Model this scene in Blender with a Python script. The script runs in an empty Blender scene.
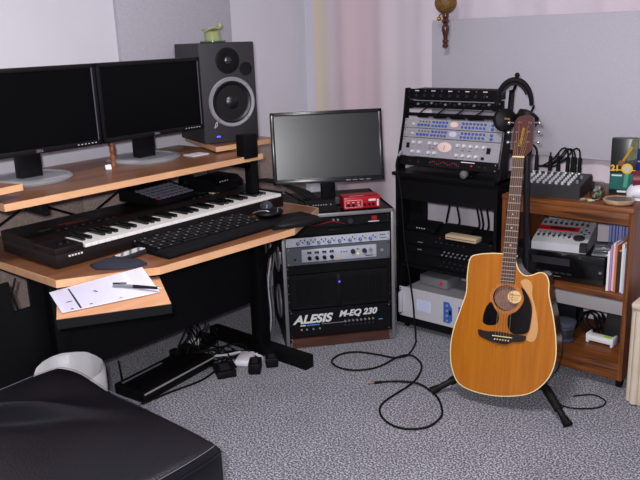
import bpy, bmesh, math, random
from math import sin, cos, pi, radians as R
from mathutils import Matrix, Vector, Euler
random.seed(7)
SC = bpy.context.scene
COL = SC.collection

def S(r, g, b):
    f = lambda c: (c/12.92 if c <= .04045 else ((c+.055)/1.055)**2.4)
    return (f(r/255), f(g/255), f(b/255), 1)

# ------------------------------------------------------------------ camera
cam_d = bpy.data.cameras.new('camera'); cam = bpy.data.objects.new('camera', cam_d); COL.objects.link(cam)
YAW, PITCH, ROLL = R(41.32), R(15.31), R(-2.145)
fw = Vector((-sin(YAW)*cos(PITCH), cos(YAW)*cos(PITCH), -sin(PITCH)))
rt = Vector((cos(YAW), sin(YAW), 0)); up = rt.cross(fw)
r2 = rt*cos(ROLL)+up*sin(ROLL); u2 = up*cos(ROLL)-rt*sin(ROLL)
m = Matrix((r2, u2, -fw)).transposed().to_4x4(); m.translation = (0, 0, 1.45)
cam.matrix_world = m
cam_d.sensor_fit = 'HORIZONTAL'; cam_d.sensor_width = 36; cam_d.lens = 36*748.4/640; cam_d.clip_start = .02
SC.camera = cam

# ------------------------------------------------------------------ world, lights, exposure
w = bpy.data.worlds.new('world'); SC.world = w; w.use_nodes = True
w.node_tree.nodes['Background'].inputs[0].default_value = (.5, .52, .6, 1)
w.node_tree.nodes['Background'].inputs[1].default_value = .2
def area(name, loc, rot, size, power, col=(1, 1, 1), shape='DISK'):
    l = bpy.data.lights.new(name, 'AREA'); l.shape = shape; l.size = size; l.energy = power; l.color = col
    o = bpy.data.objects.new(name, l); COL.objects.link(o); o.location = loc; o.rotation_euler = rot
    return o
# the camera's own flash, just above the lens
fl = bpy.data.lights.new('camera_flash', 'SPOT'); fl.energy = 205; fl.color = (.97, .97, 1.0); fl.shadow_soft_size = .03
fl.spot_size = R(110); fl.spot_blend = .6
flo = bpy.data.objects.new('camera_flash', fl); COL.objects.link(flo)
flo.matrix_world = m @ Matrix.Translation((-.05, .06, .03))
# assumed ceiling lamp, out of view, added as ambient fill for the room
area('ceiling_fill', (-1.0, 1.1, 2.36), (0, 0, 0), .5, 48, (1, .965, .965))
SC.view_settings.view_transform = 'Standard'; SC.view_settings.look = 'None'
SC.view_settings.gamma = 1; SC.view_settings.use_curve_mapping = False
SC.view_settings.exposure = -0.12

# ------------------------------------------------------------------ materials
MATS = {}
def mat(name, col, rough=.5, metal=0, spec=.5, var=0, vscale=30, bump=0, bscale=200, emis=None, estr=1, coat=0, alpha=1, stretch=None, var2=None):
    if name in MATS: return MATS[name]
    M = bpy.data.materials.new(name); M.use_nodes = True; nt = M.node_tree; b = nt.nodes['Principled BSDF']
    b.inputs['Base Color'].default_value = col; b.inputs['Roughness'].default_value = rough
    b.inputs['Metallic'].default_value = metal; b.inputs['Specular IOR Level'].default_value = spec
    b.inputs['Coat Weight'].default_value = coat
    tc = nt.nodes.new('ShaderNodeTexCoord'); src = tc.outputs['Object']
    if stretch:
        mp = nt.nodes.new('ShaderNodeMapping'); mp.inputs['Scale'].default_value = stretch
        nt.links.new(src, mp.inputs[0]); src = mp.outputs[0]
    if var:
        n = nt.nodes.new('ShaderNodeTexNoise'); n.inputs['Scale'].default_value = vscale; n.inputs['Detail'].default_value = 5
        nt.links.new(src, n.inputs['Vector'])
        r = nt.nodes.new('ShaderNodeValToRGB')
        r.color_ramp.elements[0].position = .3; r.color_ramp.elements[1].position = .7
        c2 = var2 or tuple(min(1, c*(1+var)) for c in col[:3])+(1,)
        r.color_ramp.elements[0].color = tuple(c*(1-var) for c in col[:3])+(1,); r.color_ramp.elements[1].color = c2
        nt.links.new(n.outputs['Fac'], r.inputs[0]); nt.links.new(r.outputs[0], b.inputs['Base Color'])
    if bump:
        n = nt.nodes.new('ShaderNodeTexNoise'); n.inputs['Scale'].default_value = bscale; n.inputs['Detail'].default_value = 3
        nt.links.new(tc.outputs['Object'], n.inputs['Vector'])
        bp = nt.nodes.new('ShaderNodeBump'); bp.inputs['Strength'].default_value = bump; bp.inputs['Distance'].default_value = .004
        nt.links.new(n.outputs['Fac'], bp.inputs['Height']); nt.links.new(bp.outputs[0], b.inputs['Normal'])
    if emis:
        b.inputs['Emission Color'].default_value = emis; b.inputs['Emission Strength'].default_value = estr
    MATS[name] = M
    return M

def wood(name, c1, c2, c3, scale=(3, 40, 40), rough=.4, coat=0.0):
    M = bpy.data.materials.new(name); M.use_nodes = True; nt = M.node_tree; b = nt.nodes['Principled BSDF']
    tc = nt.nodes.new('ShaderNodeTexCoord'); mp = nt.nodes.new('ShaderNodeMapping'); mp.inputs['Scale'].default_value = scale
    nt.links.new(tc.outputs['Object'], mp.inputs[0])
    n = nt.nodes.new('ShaderNodeTexNoise'); n.inputs['Scale'].default_value = 1; n.inputs['Detail'].default_value = 6; n.inputs['Distortion'].default_value = .8
    nt.links.new(mp.outputs[0], n.inputs['Vector'])
    r = nt.nodes.new('ShaderNodeValToRGB'); e = r.color_ramp.elements
    e[0].position = .3; e[0].color = c1; e[1].position = .7; e[1].color = c3; k = e.new(.5); k.color = c2
    nt.links.new(n.outputs['Fac'], r.inputs[0]); nt.links.new(r.outputs[0], b.inputs['Base Color'])
    b.inputs['Roughness'].default_value = rough; b.inputs['Coat Weight'].default_value = coat; b.inputs['Coat Roughness'].default_value = .15
    MATS[name] = M
    return M

black = mat('black_plastic', S(12, 11, 14), .5, spec=.2, var=.15, vscale=60)
blackm = mat('black_metal', S(10, 10, 12), .55, spec=.15, var=.2, vscale=40)
blackg = mat('black_gloss', S(12, 12, 14), .18)
rubber = mat('black_rubber', S(10, 10, 12), .65, spec=.2)
dark = mat('charcoal_plastic', S(40, 38, 44), .5, spec=.35, var=.15, vscale=50)
grey = mat('grey_plastic', S(120, 120, 126), .45, var=.06)
silver = mat('brushed_silver', S(178, 178, 184), .38, .55, var=.06, vscale=30)
chrome = mat('chrome', S(210, 210, 214), .15, 1)
white = mat('white_plastic', S(226, 224, 232), .45, var=.03)
redled = mat('red_led', S(220, 20, 25), .4, emis=S(230, 20, 30), estr=.08)
blueled = mat('blue_led', S(80, 90, 255), .4, emis=S(70, 70, 255), estr=3)
whiteprint = mat('white_print', S(215, 215, 218), .5)
redplastic = mat('red_plastic', S(158, 14, 28), .4)
blueknob = mat('blue_knob', S(72, 96, 178), .25)
knobgrey = mat('pale_knob', S(185, 185, 192), .4)
gold = mat('gold_brass', S(200, 155, 60), .3, .8)

# ------------------------------------------------------------------ mesh building
class MB:
    def __init__(s, M=None): s.v = []; s.f = []; s.M = M or Matrix.Identity(4)
    def add(s, vs, fs):
        o = len(s.v); s.v += [tuple(s.M @ Vector(p)) for p in vs]; s.f += [tuple(i+o for i in f) for f in fs]; return s
    def box(s, x0, x1, y0, y1, z0, z1, bev=0, seg=2):
        if x0 > x1: x0, x1 = x1, x0
        if y0 > y1: y0, y1 = y1, y0
        if z0 > z1: z0, z1 = z1, z0
        if not bev:
            return s.add([(x0,y0,z0),(x1,y0,z0),(x1,y1,z0),(x0,y1,z0),(x0,y0,z1),(x1,y0,z1),(x1,y1,z1),(x0,y1,z1)],
                  [(0,3,2,1),(4,5,6,7),(0,1,5,4),(1,2,6,5),(2,3,7,6),(3,0,4,7)])
        bm = bmesh.new(); bmesh.ops.create_cube(bm, size=1)
        for v in bm.verts: v.co = Vector((x0+(v.co.x+.5)*(x1-x0), y0+(v.co.y+.5)*(y1-y0), z0+(v.co.z+.5)*(z1-z0)))
        bmesh.ops.bevel(bm, geom=bm.edges[:], offset=min(bev, .49*min(x1-x0, y1-y0, z1-z0)), segments=seg, affect='EDGES', profile=.5)
        bm.verts.index_update()
        vs = [tuple(v.co) for v in bm.verts]; fs = [tuple(v.index for v in f.verts) for f in bm.faces]; bm.free()
        return s.add(vs, fs)
    def cyl(s, p0, p1, r, r2=None, seg=16, cap=True):
        r2 = r if r2 is None else r2
        p0, p1 = Vector(p0), Vector(p1); d = (p1-p0).normalized()
        a = d.orthogonal().normalized(); b = d.cross(a)
        vs = []
        for p, rr in ((p0, r), (p1, r2)):
            for i in range(seg):
                t = 2*pi*i/seg; vs.append(tuple(p+a*(cos(t)*rr)+b*(sin(t)*rr)))
        fs = [(i, (i+1) % seg, seg+(i+1) % seg, seg+i) for i in range(seg)]
        if cap: fs += [tuple(range(seg))[::-1], tuple(range(seg, 2*seg))]
        return s.add(vs, fs)
    def lathe(s, prof, c=(0, 0, 0), axis='z', seg=24, sx=1, sy=1):
        vs = []
        for r, z in prof:
            for i in range(seg):
                t = 2*pi*i/seg; p = (cos(t)*r*sx, sin(t)*r*sy, z)
                if axis == 'y': p = (p[0], -p[2], p[1])      # profile grows toward -y
                if axis == 'x': p = (p[2], p[0], p[1])
                vs.append((p[0]+c[0], p[1]+c[1], p[2]+c[2]))
        n = len(prof); fs = []
        for k in range(n-1):
            for i in range(seg):
                j = (i+1) % seg; fs.append((k*seg+i, k*seg+j, (k+1)*seg+j, (k+1)*seg+i))
        ring = prof[0] == prof[-1]
        if not ring and prof[0][0] > 1e-6: fs.append(tuple(range(seg))[::-1])
        if not ring and prof[-1][0] > 1e-6: fs.append(tuple(range((n-1)*seg, n*seg)))
        return s.add(vs, fs)
    def tube(s, pts, r, seg=8, smooth=True, sub=6, closed=False):
        P = [Vector(p) for p in pts]
        if smooth and len(P) > 2:
            Q = []; n = len(P)
            for i in range(n-1):
                a, b, c, d = P[max(i-1, 0)], P[i], P[i+1], P[min(i+2, n-1)]
                for k in range(sub):
                    t = k/sub
                    Q.append(.5*((2*b)+(c-a)*t+(2*a-5*b+4*c-d)*t*t+(3*b-3*c+d-a)*t**3))
            Q.append(P[-1]); P = Q
        n = len(P); vs = []; prev = None
        for i in range(n):
            d = (P[min(i+1, n-1)]-P[max(i-1, 0)])
            d = d.normalized() if d.length > 1e-9 else Vector((0, 0, 1))
            a = (prev - d*prev.dot(d)) if prev is not None else d.orthogonal()
            if a.length < 1e-6: a = d.orthogonal()
            a.normalize(); prev = a; b = d.cross(a)
            rr = r(i/(n-1)) if callable(r) else r
            for k in range(seg):
                t = 2*pi*k/seg; vs.append(tuple(P[i]+a*(cos(t)*rr)+b*(sin(t)*rr)))
        fs = [(i*seg+k, i*seg+(k+1) % seg, (i+1)*seg+(k+1) % seg, (i+1)*seg+k) for i in range(n-1) for k in range(seg)]
        fs += [tuple(range(seg))[::-1], tuple(range((n-1)*seg, n*seg))]
        return s.add(vs, fs)
    def prism(s, poly, a0, a1, plane='xy'):
        n = len(poly)
        def pt(p, h):
            return (p[0], p[1], h) if plane == 'xy' else ((p[0], h, p[1]) if plane == 'xz' else (h, p[0], p[1]))
        vs = [pt(p, a0) for p in poly]+[pt(p, a1) for p in poly]
        fs = [tuple(range(n))[::-1], tuple(range(n, 2*n))]+[(i, (i+1) % n, n+(i+1) % n, n+i) for i in range(n)]
        return s.add(vs, fs)
    def sphere(s, c, r, sx=1, sy=1, sz=1, seg=20, rings=12):
        prof = [(max(sin(pi*k/rings), 0)*r, -cos(pi*k/rings)*r*sz) for k in range(rings+1)]
        prof[0] = (1e-7, -r*sz); prof[-1] = (1e-7, r*sz)
        return s.lathe(prof, c, 'z', seg, sx, sy)
    def mesh(s, name, smooth=35):
        me = bpy.data.meshes.new(name); me.from_pydata(s.v, [], s.f)
        bm = bmesh.new(); bm.from_mesh(me); bmesh.ops.recalc_face_normals(bm, faces=bm.faces[:]); bm.to_mesh(me); bm.free()
        me.polygons.foreach_set('use_smooth', [True]*len(me.polygons)); me.set_sharp_from_angle(angle=R(smooth))
        me.update(); return me
    def build(s, name, material, parent=None, label=None, smooth=35):
        me = s.mesh(name, smooth); me.materials.append(material)
        return link(name, me, parent, label)
def link(name, me, parent=None, label=None, loc=None):
    o = bpy.data.objects.new(name, me); COL.objects.link(o)
    if parent: o.parent = parent
    if loc: o.location = loc
    if label: o['label'] = label
    return o
def tag(o, label, cat, group=None, kind=None):
    o['label'] = label; o['category'] = cat
    if group: o['group'] = group
    if kind: o['kind'] = kind
    return o
def thing(name, label, cat, loc=(0, 0, 0), rz=0, rx=0, group=None, ry=0):
    o = bpy.data.objects.new(name, None); COL.objects.link(o); o.empty_display_size = .05
    o.location = loc; o.rotation_euler = (R(rx), R(ry), R(rz)); return tag(o, label, cat, group)
def struct(o): o['kind'] = 'structure'; return o
CACHE = {}
def shared(key, fn, material):
    if key not in CACHE:
        me = fn().mesh(key if isinstance(key, str) else key[0]); me.materials.append(material); CACHE[key] = me
    return CACHE[key]
def knob(parent, x, z, r, h, material, y=0, name='knob', taper=.85):
    me = shared((name, r, h, material.name), lambda: MB().cyl((0, 0, 0), (0, -h, 0), r, r*taper, 12), material)
    return link(name, me, parent, loc=(x, y, z))
def bxat(parent, name, w_, d_, h_, material, loc):
    me = shared((name, w_, d_, h_, material.name), lambda: MB().box(-w_/2, w_/2, -d_/2, d_/2, -h_/2, h_/2), material)
    return link(name, me, parent, loc=loc)
def text(name, s, size, material, parent, loc, rot=(pi/2, 0, 0), shear=0, ext=.0005, off=0, align='LEFT', sx=1, label=None):
    cu = bpy.data.curves.new(name, 'FONT'); cu.body = s; cu.size = size; cu.shear = shear; cu.extrude = ext; cu.offset = off; cu.align_x = align
    o = bpy.data.objects.new('tmp', cu); COL.objects.link(o)
    dg = bpy.context.evaluated_depsgraph_get(); me = bpy.data.meshes.new_from_object(o.evaluated_get(dg))
    bpy.data.objects.remove(o); me.name = name; me.materials.clear(); me.materials.append(material)
    t = link(name, me, parent, label); t.location = loc; t.rotation_euler = rot; t.scale = (sx, 1, 1); return t

# ================================================================== THE ROOM
XL, YB, ZC = -3.06, 3.42, 2.45
XR, YF = 1.6, -1.6
m_wall = mat('wall_paint', S(228, 225, 235), .85, var=.02, vscale=4, bump=.05, bscale=300)
m_ceil = mat('ceiling_paint', S(235, 233, 235), .9)
def carpet():
    M = bpy.data.materials.new('carpet'); M.use_nodes = True; nt = M.node_tree; b = nt.nodes['Principled BSDF']
    tc = nt.nodes.new('ShaderNodeTexCoord')
    n1 = nt.nodes.new('ShaderNodeTexNoise'); n1.inputs['Scale'].default_value = 150; n1.inputs['Detail'].default_value = 4; n1.inputs['Roughness'].default_value = .55
    n2 = nt.nodes.new('ShaderNodeTexNoise'); n2.inputs['Scale'].default_value = 5; n2.inputs['Detail'].default_value = 3
    for n in (n1, n2): nt.links.new(tc.outputs['Object'], n.inputs['Vector'])
    r = nt.nodes.new('ShaderNodeValToRGB'); e = r.color_ramp.elements
    e[0].position = .38; e[0].color = S(52, 51, 62); e[1].position = .62; e[1].color = S(204, 203, 213); k = e.new(.5); k.color = S(122, 121, 133)
    nt.links.new(n1.outputs['Fac'], r.inputs[0])
    mx = nt.nodes.new('ShaderNodeMix'); mx.data_type = 'RGBA'; mx.blend_type = 'MULTIPLY'; mx.inputs[0].default_value = .35
    nt.links.new(r.outputs[0], mx.inputs[6]); nt.links.new(n2.outputs['Fac'], mx.inputs[7]); nt.links.new(mx.outputs[2], b.inputs['Base Color'])
    bp = nt.nodes.new('ShaderNodeBump'); bp.inputs['Strength'].default_value = .5; bp.inputs['Distance'].default_value = .006
    nt.links.new(n1.outputs['Fac'], bp.inputs['Height']); nt.links.new(bp.outputs[0], b.inputs['Normal'])
    b.inputs['Roughness'].default_value = .95; b.inputs['Specular IOR Level'].default_value = .1; b.inputs['Sheen Weight'].default_value = .2
    return M
struct(MB().box(XL-.1, XR+.1, YF-.1, YB+.1, -.1, 0).build('floor', carpet()))
struct(MB().box(XL-.1, XR+.1, YF-.1, YB+.1, ZC, ZC+.1).build('ceiling', m_ceil))
struct(MB().box(XL-.1, XL, YF-.1, YB+.1, 0, ZC).build('wall_left', m_wall))
struct(MB().box(XL, XR, YB, YB+.1, 0, ZC).build('wall_back', m_wall))
struct(MB().box(XR, XR+.1, YF-.1, YB+.1, 0, ZC).build('wall_right', m_wall))
struct(MB().box(XL, XR, YF-.1, YF, 0, ZC).build('wall_front', m_wall))
lamp = thing('added_ceiling_lamp', 'added unseen white round ceiling lamp above middle of the room', 'lamp', (-1.0, 1.1, ZC))  # unseen fixture, added to go with the ceiling fill light
MB().lathe([(.3, 0), (.3, -.03), (.27, -.03), (.27, 0)]).build('rim', white, lamp)
MB().lathe([(.26, -.012), (.255, -.03), (.2, -.05), (.1, -.062), (1e-5, -.065)]).build('diffuser', mat('added_lamp_glass', S(240, 236, 230), .6, emis=(1, .95, .9, 1), estr=2), lamp)

# fabric panels on the walls
def weave(name, c1, c2, sc=260):
    M = mat(name, c1, .95, spec=.05, var=.01, vscale=sc, bump=.35, bscale=sc, var2=c2); return M
m_pan = weave('grey_fabric', S(182, 179, 191), S(204, 200, 211))
m_low = weave('tan_fabric', S(138, 120, 116), S(176, 158, 150), 160)
tag(MB().box(XL+.001, XL+.035, 2.105, 2.80, 1.02, 2.1, .004).build('sound_absorber', m_pan), 'grey fabric sound absorber on the wall behind the speaker', 'sound absorber')
tag(MB().box(-2.13, -.15, 3.335, 3.36, .862, 1.50, .004).build('sound_absorber', m_pan), 'wide grey fabric sound absorber hung over the curtain', 'sound absorber')
wn = struct(MB().box(XL, XL+.008, .3, 3.36, .1, .875).build('trim_1', m_low))
for i in range(4): MB().box(XL+.008, XL+.02, .3+i*.76, .3+i*.76+.752, .105, .87, .003).build('board', m_low, wn)

# curtain
def curtain():
    M = bpy.data.materials.new('curtain_cloth'); M.use_nodes = True; nt = M.node_tree; b = nt.nodes['Principled BSDF']
    tc = nt.nodes.new('ShaderNodeTexCoord'); sp = nt.nodes.new('ShaderNodeSeparateXYZ'); nt.links.new(tc.outputs['Object'], sp.inputs[0])
    mr = nt.nodes.new('ShaderNodeMapRange'); mr.inputs[1].default_value = -3.0; mr.inputs[2].default_value = 0
    nt.links.new(sp.outputs[0], mr.inputs[0])
    r = nt.nodes.new('ShaderNodeValToRGB'); e = r.color_ramp.elements
    cols = [(0, S(222, 214, 224)), (.012, S(228, 216, 190)), (.035, S(228, 218, 205)), (.055, S(226, 212, 220)), (.10, S(228, 204, 213)), (.16, S(227, 206, 215)), (.20, S(224, 214, 222)), (.4, S(220, 210, 222)), (.7, S(222, 206, 214)), (1, S(218, 208, 222))]
    e[0].position, e[0].color = cols[0]; e[1].position, e[1].color = cols[-1]
    for p, c in cols[1:-1]: k = e.new(p); k.color = c
    nt.links.new(mr.outputs[0], r.inputs[0]); nt.links.new(r.outputs[0], b.inputs['Base Color'])
    n = nt.nodes.new('ShaderNodeTexNoise'); n.inputs['Scale'].default_value = 400
    nt.links.new(tc.outputs['Object'], n.inputs['Vector'])
    bp = nt.nodes.new('ShaderNodeBump'); bp.inputs['Strength'].default_value = .15; bp.inputs['Distance'].default_value = .002
    nt.links.new(n.outputs['Fac'], bp.inputs['Height']); nt.links.new(bp.outputs[0], b.inputs['Normal'])
    b.inputs['Roughness'].default_value = .9; b.inputs['Specular IOR Level'].default_value = .1
    return M
ct = thing('curtain', 'pale pink pleated curtain covering the wall behind the racks', 'curtain', (0, 0, 0))
NX, NZ = 460, 10; vs = []; fs = []
for j in range(NZ+1):
    z = .03+(2.38-.03)*j/NZ
    for i in range(NX+1):
        x = -2.965+2.9*i/NX
        y = 3.39+.009*sin(x*21+.9*sin(x*5)+.15*z)+.003*sin(x*47+1+.3*z)
        vs.append((x, y, z))
for j in range(NZ):
    for i in range(NX): a = j*(NX+1)+i; fs.append((a, a+1, a+NX+2, a+NX+1))
MB().add(vs, fs).build('cloth', curtain(), ct, smooth=80)
MB().cyl((-2.99, 3.385, 2.39), (-.05, 3.385, 2.39), .012).build('rod', white, ct)

# ================================================================== THE DESK
m_top = wood('desk_laminate', S(110, 70, 46), S(126, 82, 56), S(142, 94, 66), (30, 3, 30), .28)
m_edge = wood('desk_edge', S(208, 158, 118), S(218, 168, 126), S(226, 176, 134), (20, 4, 20), .4)
m_pull = wood('tray_laminate', S(206, 150, 112), S(216, 160, 122), S(224, 170, 130), (20, 4, 20), .4)
desk = thing('computer_desk', 'black framed studio desk with wood laminate top and raised shelf', 'desk')
outl = [(-2.97, 1.185), (-2.215, 1.19), (-2.042, 1.483), (-2.008, 2.132), (-2.172, 2.47), (-2.97, 2.47)]
def inset(poly, d):
    cx = sum(p[0] for p in poly)/len(poly); cy = sum(p[1] for p in poly)/len(poly)
    return [(x+(cx-x)*d, y+(cy-y)*d) for x, y in poly]
def slab(name, poly, z1, th):
    t = MB().prism(inset(poly, .003), z1-th+.001, z1).build(name, m_top, desk)
    b = MB()
    n = len(poly)
    for i in range(n):
        p, q = Vector(poly[i]), Vector(poly[(i+1) % n]); d = (q-p).normalized(); nn = Vector((d.y, -d.x))*.0025
        b.prism([tuple(p), tuple(q), tuple(q-nn*1.4), tuple(p-nn*1.4)], z1-th, z1+.0004)
    b.build('edge_band', m_edge, t, 'pale wood edge banding')
    return t
slab('desktop', outl, .70, .026)
slab('upper_shelf', [(-2.96, 1.13), (-2.366, 1.128), (-2.374, 2.337), (-2.96, 2.337)], .95, .024)
slab('speaker_riser', [(-2.56, 2.228), (-2.53, 2.585), (-3.0, 2.63), (-3.0, 2.41)], .98, .022)
slab('speaker_riser', [(-2.37, .93), (-2.406, 1.222), (-2.97, 1.06), (-2.97, .93)], 1.0, .022)
for y in (2.25, 1.24):
    R_ = y > 2
    MB().box(-2.44, -2.375, y+.01, y+.07, .05, .674, .004).build('upright', blackm, desk); MB().box(-2.44, -2.39, y+.03, y+.07, .67, .93 if R_ else .675, .004).build('upright', blackm, desk)
    if R_: MB().box(-2.42, -2.365, y-.03, y+.05, .94, 1.045, .004).build('shelf_bracket', blackm, desk)
    MB().box(-2.75, -2.10 if R_ else -2.36, y+.01, y+.065, .0, .062, .004).build('foot', blackm, desk)
    MB().box(-2.8, -2.2 if R_ else -2.3, y+.02, y+.055, .62, .674, .003).build('desktop_arm', blackm, desk)
    MB().box(-2.9, -2.86, y+.02, y+.06, .6, .93, .003).build('rear_post', blackm, desk)
    MB().tube([(-2.40, y+.04, .42), (-2.2, y+.04, .64)], .012, 8, False).build('brace', blackm, desk) if R_ else None
    MB().box(-2.9, -2.40, y+.03, y+.06, .885, .925, .003).build('shelf_arm', blackm, desk)
MB().box(-2.435, -2.42, 1.2, 2.27, .26, .66).build('modesty_panel', blackm, desk)
MB().box(-2.435, -2.42, .98, 1.2, .30, .56).build('side_gusset', blackm, desk)
MB().box(-2.435, -2.42, .98, 1.13, .56, .67).build('side_gusset', blackm, desk)
MB().tube([(-2.42, 1.155, .68), (-2.42, 1.135, .63), (-2.42, 1.15, .55)], .004, 8, False).build('brace', blackm, desk)
for a, b_ in (((-2.93, 1.3, .72), (-2.93, 1.72, .92)), ((-2.93, 1.3, .92), (-2.93, 1.72, .72)), ((-2.93, 1.8, .72), (-2.93, 2.2, .92)), ((-2.93, 1.8, .92), (-2.93, 2.2, .72))):
    MB().cyl(a, b_, .005, seg=8).build('brace', blackm, desk)
# the writing tray pulled out under the desk's bevelled corner
tp = [(-1.996, 1.058), (-1.819, 1.352), (-2.078, 1.504), (-2.26, 1.215)]
tr = MB().prism(inset(tp, .004), .645, .655).build('writing_tray', m_pull, desk, 'pale laminate pull-out writing tray')
b = MB()
for i in range(4):
    p, q = Vector(tp[i]), Vector(tp[(i+1) % 4]); d = (q-p).normalized(); nn = Vector((d.y, -d.x))
    if i == 0: b.prism([tuple(p+nn*.004), tuple(q+nn*.004), tuple(q-nn*.008), tuple(p-nn*.008)], .624, .654)
    else: b.prism([tuple(p), tuple(q), tuple(q-nn*.006), tuple(p-nn*.006)], .628, .6455)
b.build('tray_rim', black, tr, 'black front lip of the tray')

# paper and pen on the tray
m_paper = mat('paper', S(214, 212, 232), .8, var=.015, vscale=8)
pp = thing('paper_sheet', 'white ruled paper sheet lying on the pull-out tray', 'paper')
PG = [[(-2.0209, 1.0927, 0.6595), (-2.0033, 1.1495, 0.6595), (-1.9853, 1.2078, 0.6595), (-1.9667, 1.2677, 0.6595), (-1.9477, 1.3291, 0.6595), (-1.9281, 1.3923, 0.6595)], [(-2.0884, 1.1179, 0.6595), (-2.0643, 1.1715, 0.6635), (-2.0398, 1.2264, 0.6675), (-2.0151, 1.2824, 0.6715), (-1.9917, 1.3408, 0.6748), (-1.9765, 1.4067, 0.6748)], [(-2.1597, 1.1444, 0.6595), (-2.1286, 1.1949, 0.6675), (-2.0974, 1.2462, 0.6754), (-2.0661, 1.2983, 0.6834), (-2.038, 1.3535, 0.6902), (-2.0277, 1.4224, 0.6902)], [(-2.2349, 1.1725, 0.6595), (-2.1967, 1.2198, 0.6715), (-2.1584, 1.2674, 0.6834), (-2.1201, 1.3155, 0.6954), (-2.0869, 1.3673, 0.7055), (-2.082, 1.4395, 0.7055)]]
def onsheet(u, v, dz=0):   # u along the sheet, v across
    a = min(u*5, 4.999); b_ = min(v*3, 2.999); i, j = int(a), int(b_); a -= i; b_ -= j
    q = lambda jj, ii: Vector(PG[jj][ii])
    p = (q(j, i)*(1-a)+q(j, i+1)*a)*(1-b_)+(q(j+1, i)*(1-a)+q(j+1, i+1)*a)*b_
    return p+Vector((0, 0, dz))
vs = [tuple(onsheet(i/15, j/9, dz)) for dz in (0, -.0008) for j in range(10) for i in range(16)]; fs = []
for k in (0, 160):
    for j in range(9):
        for i in range(15): a = k+j*16+i; fs.append((a, a+1, a+17, a+16) if k == 0 else (a, a+16, a+17, a+1))
for i in range(15): fs += [(i, 160+i, 161+i, i+1), (144+i, 145+i, 305+i, 304+i)]
for j in range(9): fs += [(j*16, j*16+16, 176+j*16, 160+j*16), (j*16+15, 175+j*16, 191+j*16, j*16+31)]
MB().add(vs, fs).build('sheet', m_paper, pp, smooth=60)
mi = mat('print_ink', S(110, 110, 145), .8); mk = mat('marker_ink', S(25, 25, 32), .8)
def stripe(mb, u0, v0, u1, v1, wd):
    n_ = 12; P = [onsheet(u0+(u1-u0)*k/n_, v0+(v1-v0)*k/n_, .0004) for k in range(n_+1)]
    vs = []
    for k, p in enumerate(P):
        d = (P[min(k+1, n_)]-P[max(k-1, 0)]); nn = Vector((d.y, -d.x, 0)).normalized()*wd/2; vs += [tuple(p+nn), tuple(p-nn)]
    mb.add(vs, [(2*k, 2*k+1, 2*k+3, 2*k+2) for k in range(n_)])
lines = MB()
for k in range(22): stripe(lines, .05, .05+.9*k/21, .97, .05+.9*k/21, .0007)
lines.build('ruled_lines', mi, pp)
mb = MB(); stripe(mb, .2, .03, .2, .93, .006); mb.build('bold_line', mk, pp)
mb = MB()
for u, v in ((.1, .08), (.3, .12), (.42, .55), (.41, .6), (.6, .1), (.1, .4), (.13, .4)): stripe(mb, u, v, u+.03, v, .008)
mb.build('handwriting', mk, pp)
pen = thing('pen', 'black ballpoint pen with clear barrel lying on the paper', 'pen')
pa, pb = Vector((-2.045, 1.296, 0.688)), Vector((-1.926, 1.384, 0.676))
pe = (pb-pa); pa2 = pa; pb2 = pb
MB().cyl(pa2.lerp(pb2, .45), pb2, .0058, .0045, 12).build('grip', black, pen)
MB().cyl(pa2, pa2.lerp(pb2, .46), .005, .0055, 12).build('barrel', grey, pen)
MB().cyl(pb2, pb2+pe.normalized()*.012, .0035, .0008, 10).build('tip', silver, pen)
MB().box(-.003, .003, 0, .045, .005, .0075).build('clip', black, pen).matrix_local = Matrix.Translation(pa2) @ Matrix.Rotation(math.atan2(pe.y, pe.x)-pi/2, 4, 'Z')

# ================================================================== DESK MONITORS
m_scr = mat('lcd_dark', S(3, 3, 4), .4, spec=.12)
m_bez = mat('bezel_black', S(10, 10, 12), .45, spec=.3)
m_base = mat('monitor_base_silver', S(168, 170, 176), .28, .4)
def desk_monitor(loc, rz, label, w_=.54, h_=.313, zb=.112, tilt=2, base_back=.095):
    t = thing('desk_monitor', label, 'monitor', loc, rz, group='pair of widescreen monitors on the desk shelf')
    # local: x width, -y front, z from shelf; screen front plane y=0
    MB().box(-w_/2, w_/2, .004, .05, zb, zb+h_, .006).build('housing', m_bez, t)
    fr = .016
    b = MB(); b.box(-w_/2, w_/2, -.004, .008, zb+h_-fr, zb+h_, .002); b.box(-w_/2, w_/2, -.004, .008, zb, zb+fr+.004, .002)
    b.box(-w_/2, -w_/2+fr, -.004, .008, zb, zb+h_, .002); b.box(w_/2-fr, w_/2, -.004, .008, zb, zb+h_, .002)
    bz = b.build('bezel', m_bez, t)
    sm = mat('bezel_silver_line', S(120, 120, 132), .3, .6)
    MB().box(w_/2-fr-.001, w_/2-fr+.0025, -.0052, -.002, zb+.02, zb+h_-fr).build('trim_strip', sm, bz)
    MB().box(-w_/2+fr, w_/2-fr, .002, .005, zb+fr, zb+h_-fr).build('screen', m_scr, t)
    for k in range(6): bxat(bz, 'button', .006, .002, .003, mat('button_lit', S(205, 205, 215), .4), (w_/2-.03-k*.0155, -.0045, zb+.011))
    text('logo', 'DELL', .013, grey, bz, (0, -.0045, zb+.006), align='CENTER', ext=.0003, off=.0003)
    MB().box(-.045, .045, base_back-.02, base_back+.025, .012, zb+.12, .004).build('neck', black, t)
    MB().box(-.06, .06, .05, base_back+.03, zb+.08, zb+.2, .004).build('mount', m_bez, t)
    bs = MB().lathe([(.14, 0), (.143, .008), (.135, .016), (.115, .019), (.11, .015), (.06, .016), (1e-5, .017)], (0.01, base_back+.02, 0), sx=1.1, sy=1.12, seg=48).build('base', m_base, t)
    return t
desk_monitor((-2.62, 1.955, .9505), 92.0, 'dark widescreen monitor on the desk shelf next to the loudspeaker')
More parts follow.
